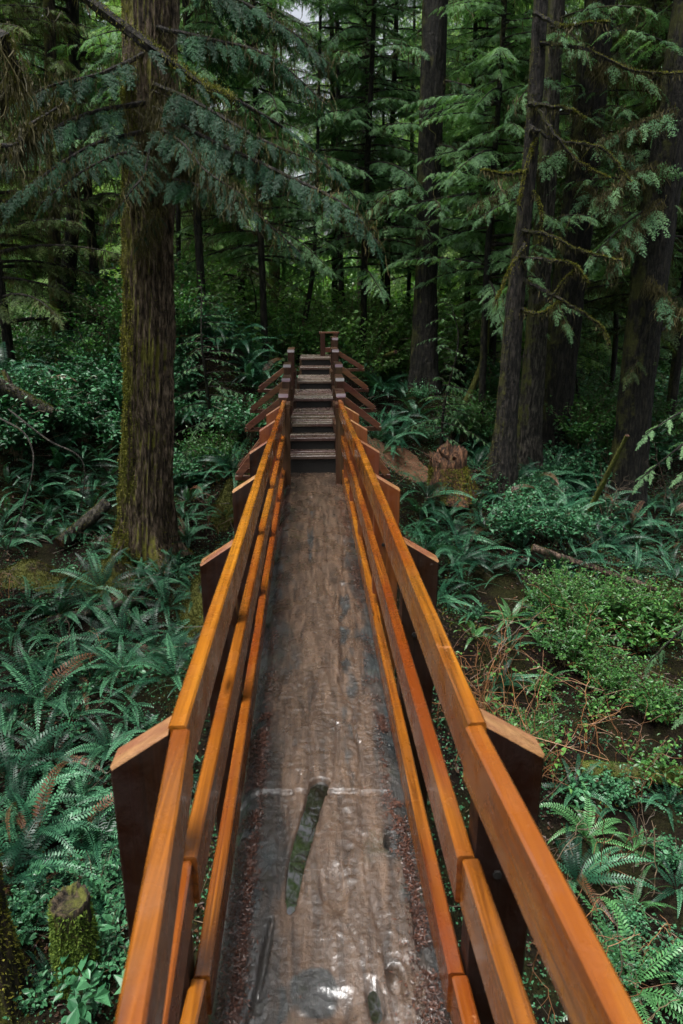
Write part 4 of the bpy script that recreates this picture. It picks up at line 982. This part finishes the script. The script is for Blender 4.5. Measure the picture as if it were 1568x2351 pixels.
# mossy root mound hills at the foot of the big tree
for (px, py, rx, ry, h_, lab) in [(255, 1330, .5, .45, .20, 'moss-covered root mound at the left foot of the big mossy tree'), (455, 1390, .28, .5, .26, 'steep mossy root ridge between the big tree and the left railing'), (525, 1165, .28, .35, .35, 'small mossy hummock close against the left railing'), (80, 1330, .7, .4, .2, 'low mossy mound at the left edge under the ferns')]:
    p = at_g(px, py); root = thing('moss_mound', (p[0], p[1], gz1(p[0], p[1])), lab, 'mossy mound')
    us = np.linspace(-1, 1, 60); U, V_ = np.meshgrid(us, us); r2 = U**2+V_**2; xx = p[0]+U*rx; yy_ = p[1]+V_*ry
    zz = gz(xx, yy_)+h_*np.exp(-2.6*r2)*(1+.5*fbm(xx*4, yy_*4, 0, 3, 4))-.05*r2+.03*fbm(xx*14, yy_*14, 0, 3, 6)
    i = np.arange(59)[:, None]*60; j = np.arange(59)[None, :]
    mb = MB(); mb.add(np.stack([xx, yy_, zz], -1).reshape(-1, 3), np.stack([i+j, i+j+1, i+61+j, i+60+j], -1).reshape(-1, 4)); mb.build('soil', M['bark_moss'], root, smooth=True)
    n = 14000; a, b_ = rng.integers(0, 60, n), rng.integers(0, 60, n); pp = np.stack([xx[a, b_], yy_[a, b_], zz[a, b_]], -1)+rng.normal(0, .008, (n, 3))
    kp = r2[a, b_] < 1; mo = MB(); tufts(mo, pp[kp], np.tile([0, 0, 1.0], (kp.sum(), 1)), .022, .009); mo.build('moss', M['moss_dull'], root)

# ---------------------------------------------------------------- ferns
def fern_mesh(nf, L0, seed, dead=0, mat0='fern'):
    mb = MB()
    for k in range(nf):
        az = k*2*PI/nf+rng.normal(0, .25); L = L0*rng.uniform(.7, 1.12)
        e0 = rad(rng.uniform(38, 84)); e1 = rad(rng.uniform(-65, 5))
        if rng.random() < .3: e0 = rad(rng.uniform(20, 45))
        ns = 30; s = np.linspace(0, 1, ns); el = e0+(e1-e0)*s**1.15
        w = rng.normal(0, .25)
        a2 = az+w*s**2
        d = np.stack([np.cos(el)*np.cos(a2), np.cos(el)*np.sin(a2), np.sin(el)], -1)
        P = np.cumsum(d, 0)*L/ns
        S = np.stack([-np.sin(a2), np.cos(a2), 0*a2], -1)
        roll = rng.normal(0, .3); Nn = np.cross(d, S); S = S*math.cos(roll)+Nn*math.sin(roll); Nn = np.cross(d, S)
        prof = np.clip(np.minimum((s-.06)*5, 1), 0, 1)*np.clip(1-s, 0, 1)**.62
        lp = 0.100*L0*prof*rng.uniform(.9, 1.1)
        sp = L/ns*.40
        tn = np.clip(.46+rng.normal(0, .36), 0, 1)
        idx = np.arange(2, ns)
        for sg in (-1, 1):
            dd = sg*S[idx]+d[idx]*.30-np.abs(Nn[idx])*0+np.array([0, 0, -.18])
            tipj = rng.normal(0, .07, (len(idx), 3))
            dd = (dd+tipj)/np.linalg.norm(dd+tipj, axis=1)[:, None]
            B = P[idx]; T = d[idx]
            l = lp[idx][:, None]
            q = np.stack([B-T*sp*.8, B+dd*l*.5-T*sp*.95, B+dd*l, B+dd*l*.5+T*sp*.95], 1)
            q2 = q.copy(); q2[:, 0] = B; 
            mb.quads(q, np.clip(tn+.15*s[idx]+rng.normal(0, .05, len(idx)), 0, 1), 1 if k < dead else 0)
        wd = 0.0035
        mb.quads(np.stack([P[:-1]-S[:-1]*wd, P[:-1]+S[:-1]*wd, P[1:]+S[1:]*wd, P[1:]-S[1:]*wd], 1), tn*.5, 1 if k < dead else 0)
    me = mb.mesh('sword_fern'); me.materials.append(M[mat0]); me.materials.append(M['deadleaf']); return me
FM = [fern_mesh(15, .76, 1), fern_mesh(18, .84, 2, 1), fern_mesh(12, .70, 3), fern_mesh(22, .80, 4, 2), fern_mesh(10, .62, 5), fern_mesh(14, .90, 8), fern_mesh(9, .72, 9, 1), fern_mesh(17, .66, 10)]
FY = [fern_mesh(14, .62, 6, 0, 'fern_yellow'), fern_mesh(10, .55, 7, 1, 'fern_yellow')]
placed = []
def put_fern(px, py, sc, me, label, group, mind=.30):
    p = at_g(px, py)
    if p is None: return None
    for a in placed:
        if (a[0]-p[0])**2+(a[1]-p[1])**2 < mind**2: return None
    if -0.75 < p[0] < 0.85 and p[1] > 6.8: return None
    placed.append(p)
    o = bpy.data.objects.new('sword_fern', me); C.objects.link(o); o.location = (p[0], p[1], gz1(p[0], p[1])-.02)
    # slope-following lean: crowns lean downhill (towards the camera)
    o.rotation_euler = (rng.normal(.16, .12), rng.normal(0, .12), rng.uniform(0, 6.28)); o.scale = (sc, sc, sc*rng.uniform(.85, 1.1))
    return tag(o, label, 'fern', group)
def fern_zone(n, poly, smin, smax, meshes, label, group, mind=.3, tries=40):
    poly = np.array(poly, float); x0, y0 = poly.min(0); x1, y1 = poly.max(0); c = 0; t = 0
    while c < n and t < n*tries:
        t += 1; x, y = rng.uniform(x0, x1), rng.uniform(y0, y1)
        ins = False; j = len(poly)-1
        for i in range(len(poly)):
            if (poly[i][1] > y) != (poly[j][1] > y) and x < (poly[j][0]-poly[i][0])*(y-poly[i][1])/(poly[j][1]-poly[i][1])+poly[i][0]: ins = not ins
            j = i
        if ins and put_fern(x, y, rng.uniform(smin, smax), meshes[rng.integers(len(meshes))], label, group, mind): c += 1
# the most prominent ones, singled out
for px, py, sc, k, lab in [(225, 1975, 1.15, 1, 'large glossy sword fern beside the nearest left post, its fronds hanging over a root'),
                           (95, 1620, 1.05, 3, 'star-shaped sword fern near the left edge, above the largest glossy one'),
                           (400, 1560, 1.0, 0, 'sword fern arching towards the left railing between its two nearest posts'),
                           (370, 1330, .95, 4, 'sword fern right in front of the foot of the big mossy trunk'),
                           (280, 1480, 1.05, 1, 'wide sword fern centred below the big mossy trunk'),
                           (320, 1800, 1.0, 2, 'sword fern beside the cap of the nearest left post'),
                           (900, 985, 1.1, 3, 'lush sword fern spilling down right of the stair braces')]:
    put_fern(px, py, sc, FM[k], lab, None, .2)
for px, py, sc, k, lab in [(1440, 2280, 1.15, 0, 'fresh light green fern at the lower right corner'), (1545, 2330, .9, 1, 'small fresh fern cut by the right edge at the bottom'),
                           (1340, 1930, .9, 0, 'upright fern in the shaded hollow right of the nearest right post')]:
    put_fern(px, py, sc, FY[k], lab, None, .2)
fern_zone(36, [(20, 1400), (330, 1300), (470, 1420), (470, 1700), (300, 2050), (20, 2100)], .7, 1.05, FM, 'one of the sword ferns massed in the left gully below the big tree', 'ferns in the left gully', .36)
fern_zone(10, [(60, 2050), (280, 2100), (240, 2320), (60, 2320)], .45, .8, FM, 'one of the small ferns around the stumps in the lower left corner', 'small ferns at the lower left', .3)
fern_zone(40, [(0, 960), (250, 1060), (250, 1230), (0, 1280)], .7, 1.0, FM, 'one of the ferns left of the big mossy trunk below the propped log', 'ferns left of the big trunk', .27)
fern_zone(44, [(0, 800), (270, 830), (270, 1000), (150, 990), (0, 900)], .8, 1.1, FM, 'one of the ferns on the far left slope behind the mossy log', 'ferns on the far left slope', .3)
fern_zone(85, [(395, 790), (560, 770), (640, 800), (620, 900), (570, 1000), (530, 1110), (400, 1130)], .85, 1.25, FM, 'one of the arching ferns covering the bank between the big trunk and the stairs', 'ferns on the bank left of the stairs', .27)
fern_zone(30, [(840, 880), (890, 870), (960, 960), (960, 1030), (880, 1050), (850, 960)], .9, 1.3, FM, 'one of the dense ferns growing right of the stairs above the bare earth', 'ferns right of the stairs', .32)
fern_zone(16, [(920, 1140), (1010, 1130), (1060, 1250), (1060, 1380), (1010, 1400), (940, 1230)], .8, 1.15, FM, 'one of the ferns close to the right railing below the bare earth', 'ferns beside the right railing', .3)
fern_zone(44, [(1060, 1130), (1200, 1080), (1400, 1130), (1480, 1260), (1300, 1330), (1100, 1360)], .7, 1.05, FM, 'one of the ferns blanketing the slope under the right-hand trunks', 'ferns on the right slope', .32)
fern_zone(16, [(990, 960), (1120, 940), (1130, 1060), (1080, 1080), (990, 1020)], .6, .95, FM, 'one of the ferns around the root stump and behind it', 'ferns by the root stump', .35)
fern_zone(14, [(1040, 1420), (1250, 1420), (1300, 1600), (1100, 1640)], .6, .95, FM+FY, 'one of the ferns tangled with orange canes right of the railing', 'ferns in the cane thicket', .35)
fern_zone(9, [(1300, 1820), (1560, 1850), (1560, 2150), (1330, 2100)], .5, .8, FM+FY, 'one of the scattered ferns on the dark ground at the lower right', 'scattered ferns at the lower right', .4)
fern_zone(10, [(180, 1270), (330, 1260), (480, 1330), (460, 1420), (300, 1330)], .5, .8, FM, 'one of the ferns rooted in the moss around the foot of the big trunk', 'ferns at the foot of the big trunk', .25)
fern_zone(14, [(400, 1080), (540, 1040), (520, 1200), (420, 1250)], .6, .9, FM, 'one of the ferns between the big trunk and the left railing', 'ferns between trunk and left railing', .28)
fern_zone(12, [(1300, 1180), (1568, 1150), (1568, 1330), (1450, 1330)], .6, .9, FM, 'one of the ferns at the right edge below the thick leaning trunk', 'ferns at the right edge', .35)

# ---------------------------------------------------------------- broad-leaved shrubs
def leafq(mb, P, D, Nn, l, w, tint, mat=0):
    S = np.cross(D, Nn); S /= np.linalg.norm(S, axis=1)[:, None]+1e-9; l = l[:, None]; w = w[:, None]
    fold = Nn*w*.18
    a = P; t = P+D*l-Nn*l*.12; m1 = P+D*l*.35; m2 = P+D*l*.68
    mb.quads(np.stack([a, m1+S*w*.5+fold, m2+S*w*.42+fold, t], 1), tint, mat); mb.quads(np.stack([a, t, m2-S*w*.42+fold, m1-S*w*.5+fold], 1), tint, mat)
def shrub_proto(nst, h, leaf, nl, leafm, stemm, spread=.5, name='salal_shrub', up=.9, tint=.5):
    root = thing(name, (0, 0, 0), 'x', 'shrub')
    sb, fb = MB(), MB()
    for k in range(nst):
        a = rng.uniform(0, 2*PI); L = h*rng.uniform(.6, 1.2); t = np.linspace(0, 1, 9)
        d = np.array([math.cos(a), math.sin(a), 0]); sp = spread*rng.uniform(.2, 1.1)
        P = np.outer(t**1.3*L*sp, d)+np.outer(L*up*(t-.38*t**2*sp*1.4), [0, 0, 1])+.02*L*rng.normal(size=(9, 3))*t[:, None]
        P[:, :2] += rng.normal(0, .05*h, 2)
        tube(sb, P, np.linspace(.005, .0018, 9), 4, tint=rng.random())
        tt = rng.uniform(.2, 1, nl)**.8; Q = np.stack([np.interp(tt, t, P[:, i]) for i in range(3)], -1)+rng.normal(0, leaf*.6, (nl, 3))
        D = rnd3(nl); D[:, 2] = D[:, 2]*.4-.05; D /= np.linalg.norm(D, axis=1)[:, None]
        Nn = np.array([0, 0, 1.0])+rng.normal(0, .35, (nl, 3)); l = leaf*rng.uniform(.6, 1.25, nl)
        leafq(fb, Q, D, Nn, l, l*rng.uniform(.5, .66, nl), np.clip(tint+rng.normal(0, .25, nl), 0, 1))
    o = sb.build('stems', stemm, None); o.parent = root; o = fb.build('leaves', leafm, None); o.parent = root
    return root
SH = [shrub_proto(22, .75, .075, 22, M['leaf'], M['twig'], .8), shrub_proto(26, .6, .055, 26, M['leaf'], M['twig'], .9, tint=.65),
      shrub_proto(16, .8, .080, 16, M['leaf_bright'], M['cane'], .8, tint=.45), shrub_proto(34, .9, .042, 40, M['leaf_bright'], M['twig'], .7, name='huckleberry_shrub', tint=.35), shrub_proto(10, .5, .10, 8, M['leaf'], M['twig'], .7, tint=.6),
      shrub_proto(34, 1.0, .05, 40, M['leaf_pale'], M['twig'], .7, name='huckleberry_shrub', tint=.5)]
sused = set()
def put_shrub(k, px, py, sc, label, group, y=None, dz=0):
    if y is None:
        p = at_g(px, py)
        if p is None: return
        loc = (p[0], p[1], gz1(p[0], p[1])+dz)
    else:
        p = at_y(px, py, y); loc = (p[0], y, gz1(p[0], y)+dz)
    if -0.8 < loc[0] < 0.9 and loc[1] < 13.4 : return
    if k not in sused:
        sused.add(k); r_ = SH[k]; r_.location = Vector([float(a) for a in loc]); r_.rotation_euler = (0, 0, rng.uniform(0, 6)); r_.scale = (sc,)*3
        r_['label'] = label
        if group: r_['group'] = group
        return
    dup(SH[k], loc, rng.uniform(0, 6.28), sc, label, group)
def shrub_zone(n, x0, x1, y0, y1, ks, smin, smax, label, group, ydist=None):
    for _ in range(n):
        k = ks[rng.integers(len(ks))]
        if ydist: put_shrub(k, rng.uniform(x0, x1), 760, rng.uniform(smin, smax), label, group, rng.uniform(*ydist))
        else: put_shrub(k, rng.uniform(x0, x1), rng.uniform(y0, y1), rng.uniform(smin, smax), label, group)
put_shrub(4, 205, 2310, 1.0, 'low plant with a few large shiny leaves at the bottom beside the left railing', None)
shrub_zone(42, 0, 280, 780, 1060, [0, 1], .9, 1.3, 'one of the glossy salal bushes left of the big trunk behind the mossy log', 'salal bushes left of the big trunk')
shrub_zone(12, 395, 450, 820, 1010, [1, 0], .7, 1.0, 'one of the pale glossy bushes peeking out right of the big trunk', 'salal bushes right of the big trunk')
shrub_zone(40, -50, 420, 0, 0, [0, 1, 3], 1.2, 1.9, 'one of the dim bushes in the deep shade of the far left', 'bushes in the far left shade', (12.5, 17))
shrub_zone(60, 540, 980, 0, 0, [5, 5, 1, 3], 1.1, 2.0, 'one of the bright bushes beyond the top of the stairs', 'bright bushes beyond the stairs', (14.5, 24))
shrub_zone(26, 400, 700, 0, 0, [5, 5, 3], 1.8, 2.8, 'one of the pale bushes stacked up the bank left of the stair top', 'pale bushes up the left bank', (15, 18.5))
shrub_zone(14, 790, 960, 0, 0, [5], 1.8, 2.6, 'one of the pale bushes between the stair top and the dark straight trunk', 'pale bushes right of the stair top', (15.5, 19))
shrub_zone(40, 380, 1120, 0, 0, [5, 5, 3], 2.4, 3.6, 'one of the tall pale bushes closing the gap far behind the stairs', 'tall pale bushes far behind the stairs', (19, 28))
shrub_zone(16, 1120, 1440, 1120, 1260, [1, 0], .6, .95, 'one of the salal bushes mixed into the right fern slope', 'salal bushes on the right slope')
shrub_zone(20, 1250, 1568, 1370, 1560, [2, 2, 3], .7, 1.0, 'one of the bright leafy bushes at the right edge above the cane thicket', 'bright bushes at the right')
shrub_zone(13, 1060, 1560, 1560, 1820, [2, 3], .45, .7, 'one of the leafy sprigs among the canes beside the nearest right post', 'leafy sprigs beside the right railing')
shrub_zone(10, 950, 1130, 900, 1040, [3, 1], .7, 1.0, 'one of the bushes at the foot of the dark straight trunk', 'bushes under the dark straight trunk')
shrub_zone(22, 385, 610, 0, 0, [1, 3, 0], .9, 1.5, 'one of the bushes on the bank between the big trunk and the stairs', 'bushes on the left bank', (11, 15.5))
shrub_zone(26, 1290, 1620, 0, 0, [1, 3, 0], 1.0, 1.7, 'one of the bushes behind the thick right trunk', 'bushes behind the thick right trunk', (11.8, 14.5))
shrub_zone(10, 1290, 1420, 960, 1100, [1, 3], .8, 1.2, 'one of the bushes between the trio of trunks and the thick right trunk', 'bushes between the right trunks')
shrub_zone(22, 1000, 1600, 0, 0, [3, 0, 1], 1.2, 2.0, 'one of the shaded bushes under the far trees on the right', 'shaded bushes under the right-hand trees', (14, 19))
shrub_zone(12, 0, 420, 1260, 1700, [1, 4], .35, .6, 'one of the small leafy sprigs between the left ferns', 'leafy sprigs between the left ferns')
shrub_zone(8, 60, 240, 2050, 2330, [4, 1], .4, .8, 'one of the small leafy sprigs around the lower left stump', 'leafy sprigs at the lower left')
shrub_zone(9, 1300, 1568, 1820, 2300, [1, 4], .4, .6, 'one of the small sprigs on the dark lower right ground', 'sprigs at the lower right')

# ---------------------------------------------------------------- bare orange canes
def canes(px, py, n, h, lab, grp, m='cane', leaves=0, lean_x=0, r0=.0055):
    p = at_g(px, py); g0 = gz1(p[0], p[1]); root = thing('bare_cane', (p[0], p[1], g0), lab, 'canes', grp); mb = MB(); fb = MB()
    for k in range(n):
        o = np.array([p[0], p[1], g0-.03])+np.array([rng.normal(0, .12), rng.normal(0, .12), 0]); a = rng.uniform(0, 2*PI); L = h*rng.uniform(.5, 1.15)
        d = np.array([math.cos(a)*.55+lean_x, math.sin(a)*.45, 0]); t = np.linspace(0, 1, 12)
        Q = o+np.outer(t**1.7*L*.7, d)+np.outer(L*(t-.30*t**2.5), [0, 0, 1])+.018*np.cumsum(rng.normal(size=(12, 3)), 0)*L
        tn = rng.random(); tube(mb, Q, np.linspace(r0, r0*.38, 12), 5, tint=tn)
        for j in range(int(rng.integers(2, 5))):
            i0 = int(rng.integers(3, 10)); dd = rnd3(1)[0]; dd[2] = abs(dd[2])*.6; l2 = L*rng.uniform(.12, .35)
            B_ = spline([Q[i0], Q[i0]+dd*l2*.5+.03*rnd3(1)[0], Q[i0]+dd*l2+np.array([0, 0, -.05])], 7); tube(mb, B_, np.linspace(r0*.5, r0*.25, 7), 4, tint=tn)
            if leaves:
                ii = rng.integers(1, 7, leaves); P_ = B_[ii]+rng.normal(0, .015, (leaves, 3)); D = rnd3(leaves); D[:, 2] *= .4
                Nn = np.array([0, 0, 1.0])+rng.normal(0, .3, (leaves, 3)); l = rng.uniform(.03, .065, leaves); leafq(fb, P_, D, Nn, l, l*.6, rng.random(leaves))
    mb.build('stems', M[m], root)
    if leaves: fb.build('leaves', M['leaf_bright'], root)
canes(1235, 1960, 3, 2.2, 'tall forked orange cane rising right beside the nearest right post', None, r0=.007)
canes(1330, 2330, 4, 1.0, 'thin orange canes in front of the fresh fern at the lower right', None, r0=.004)
for k in range(15):
    canes(rng.uniform(1040, 1500), rng.uniform(1480, 1900), 7, rng.uniform(.9, 1.6), 'one of the tangles of thin orange canes right of the railing', 'orange canes right of the railing', leaves=3 if k % 2 else 0, r0=.0052)
for k in range(7):
    canes(rng.uniform(1150, 1560), rng.uniform(1900, 2300), 5, rng.uniform(.5, 1.0), 'one of the sparse bare canes on the lower right ground', 'sparse canes at the lower right', 'twig' if k % 2 else 'cane')
for k in range(7):
    canes(rng.uniform(420, 530), rng.uniform(1080, 1240), 5, rng.uniform(.4, .8), 'one of the dry orange canes between the big trunk and the left railing', 'dry canes left of the railing')
for k in range(9):
    canes(rng.uniform(0, 400), rng.uniform(1250, 1700), 4, rng.uniform(.3, .7), 'one of the dry twigs standing among the left ferns', 'dry twigs among the left ferns', 'twig' if k % 3 else 'cane')
for k in range(8):
    canes(rng.uniform(1290, 1568), rng.uniform(1020, 1250), 6, rng.uniform(.8, 1.5), 'one of the brown twiggy shrubs at the foot of the thick right trunk', 'twiggy shrubs by the right trunk', 'twig')
for (pts, lab) in [([(0, 960, 9.6), (60, 1000, 9.0), (75, 1080, 8.6), (30, 1230, 8.3), (-10, 1310, 8.3)], 'pale bare branch hooked down at the left edge below the mossy log'),
                   ([(20, 940, 9.5), (110, 1010, 8.8), (190, 1060, 8.5), (185, 1180, 8.4)], 'mossy drooping branch beside the pale hooked branch at the left')]:
    Q = spline(limb_px(pts), 24); mb = MB(); tube(mb, Q, np.linspace(.013, .005, 24), 7, .4, 3); o = mb.build('fallen_branch', M['bark_grey'], off=tuple(Q[12])); tag(o, lab, 'branch')

# ---------------------------------------------------------------- ground cover (uncountable)
def scatter(n, xr=(-9, 9), yr=(.5, 17)):
    x = rng.uniform(*xr, n); y = rng.uniform(0, 1, n)**1.3*(yr[1]-yr[0])+yr[0]; k = ~((np.abs(x-.06) < .30) & (y < 7.6)) & ~((np.abs(x-.06) < .45) & (y > 7.5) & (y < 13.5)); x, y = x[k], y[k]
    return x, y
x, y = scatter(130000); d = vn(x*1.7, y*1.7, 0, 71); k = d > .38; x, y = x[k], y[k]; n = len(x)
P = np.stack([x, y, gz(x, y)+rng.uniform(.0, .03, n)], -1); D = rnd3(n); D[:, 2] *= .35; Nn = np.array([0, 0, 1.0])+rng.normal(0, .5, (n, 3)); l = rng.uniform(.015, .055, n)
mb = MB(); leafq(mb, P, D, Nn, l, l*.5, rng.random(n)**1.6); tag(mb.build('leaf_litter', M['deadleaf']), 'brown fallen leaves strewn over the forest floor', 'leaf litter', kind='stuff')
x, y = scatter(240000, (-9, 10)); d = vn(x*1.1+5, y*1.1, 0, 72); k = (d > .36) & (rng.random(len(x)) < .9); x, y = x[k], y[k]; n = len(x)
P = np.stack([x, y, gz(x, y)+rng.uniform(.01, .13, n)], -1); D = rnd3(n); D[:, 2] *= .5; Nn = np.array([0, 0, 1.0])+rng.normal(0, .4, (n, 3)); l = rng.uniform(.012, .038, n)
mb = MB(); leafq(mb, P, D, Nn, l, l*.65, np.clip(rng.normal(.4, .25, n), 0, 1)); tag(mb.build('ground_cover', M['leaf']), 'small green leaves creeping over the forest floor', 'ground cover', kind='stuff')
x, y = scatter(160000); d = vn(x*.9+9, y*.9, 0, 73); k = d > .42; x, y = x[k], y[k]; n = len(x)
P = np.stack([x, y, gz(x, y)], -1); mb = MB(); tufts(mb, P, np.tile([0, 0, 1.0], (n, 1)), .035, .014); tag(mb.build('moss_carpet', M['moss_dull']), 'yellow-green moss carpet on the forest floor', 'moss', kind='stuff')
mb = MB(); x, y = scatter(2600)
for a, b_ in zip(x, y):
    L = rng.uniform(.1, .6); an = rng.uniform(0, PI); z = gz1(a, b_)+rng.uniform(.0, .06); d = np.array([math.cos(an), math.sin(an), rng.normal(0, .22)])*L
    o = np.array([a, b_, z]); tube(mb, [o, o+d*.5+.02*rnd3(1)[0], o+d], [rng.uniform(.002, .006)]*2+[.0015], 4, tint=rng.random(), cap=False)
tag(mb.build('fallen_twigs', M['twig']), 'fine dead twigs scattered over the forest floor', 'twigs', kind='stuff')

# ---------------------------------------------------------------- camera, light, sky
cam = bpy.data.cameras.new('camera'); co = bpy.data.objects.new('camera', cam); C.objects.link(co)
cam.sensor_fit = 'VERTICAL'; cam.sensor_height = 36.0; cam.lens = 36.0*FPX/2351.0; cam.clip_start = 0.02; cam.clip_end = 1500
co.location = CAM; co.rotation_euler = (PI/2-PITCH, 0, -YAW)
cam.dof.use_dof = True; cam.dof.focus_distance = 5.0; cam.dof.aperture_fstop = 5.0
bpy.context.scene.camera = co
w = bpy.data.worlds.new('World'); bpy.context.scene.world = w; w.use_nodes = True
nt = w.node_tree; bg = nt.nodes['Background']; sky = nt.nodes.new('ShaderNodeTexSky'); sky.sky_type = 'NISHITA'; sky.sun_disc = False
EL, AZ = rad(74), rad(235)          # high, from behind and to the left of the walkway
sky.sun_elevation = EL; sky.sun_rotation = AZ; sky.air_density = 1.0; sky.dust_density = 6.0; sky.ozone_density = 1.0
hs = nt.nodes.new('ShaderNodeHueSaturation'); hs.inputs['Saturation'].default_value = 0.32; hs.inputs['Value'].default_value = 1.1
nt.links.new(sky.outputs[0], hs.inputs['Color']); nt.links.new(hs.outputs[0], bg.inputs[0]); bg.inputs[1].default_value = 0.12
sun = bpy.data.lights.new('sun', 'SUN'); so = bpy.data.objects.new('sun', sun); C.objects.link(so); sun.energy = 3.0; sun.angle = rad(20); sun.color = (1.0, .985, .95)
dirv = Vector((math.sin(AZ)*math.cos(EL), math.cos(AZ)*math.cos(EL), math.sin(EL)))
so.rotation_euler = dirv.to_track_quat('Z', 'Y').to_euler()
so.location = (0, 8, 30)
sc = bpy.context.scene
sc.view_settings.view_transform = 'Standard'; sc.view_settings.look = 'None'; sc.view_settings.gamma = 1; sc.view_settings.exposure = 0.86
sc.cycles.use_adaptive_sampling = True; sc.cycles.adaptive_threshold = 0.025; sc.cycles.max_bounces = 5; sc.cycles.diffuse_bounces = 3; sc.cycles.glossy_bounces = 3; sc.cycles.transmission_bounces = 3; sc.cycles.sample_clamp_indirect = 6
sc.render.engine = 'CYCLES'
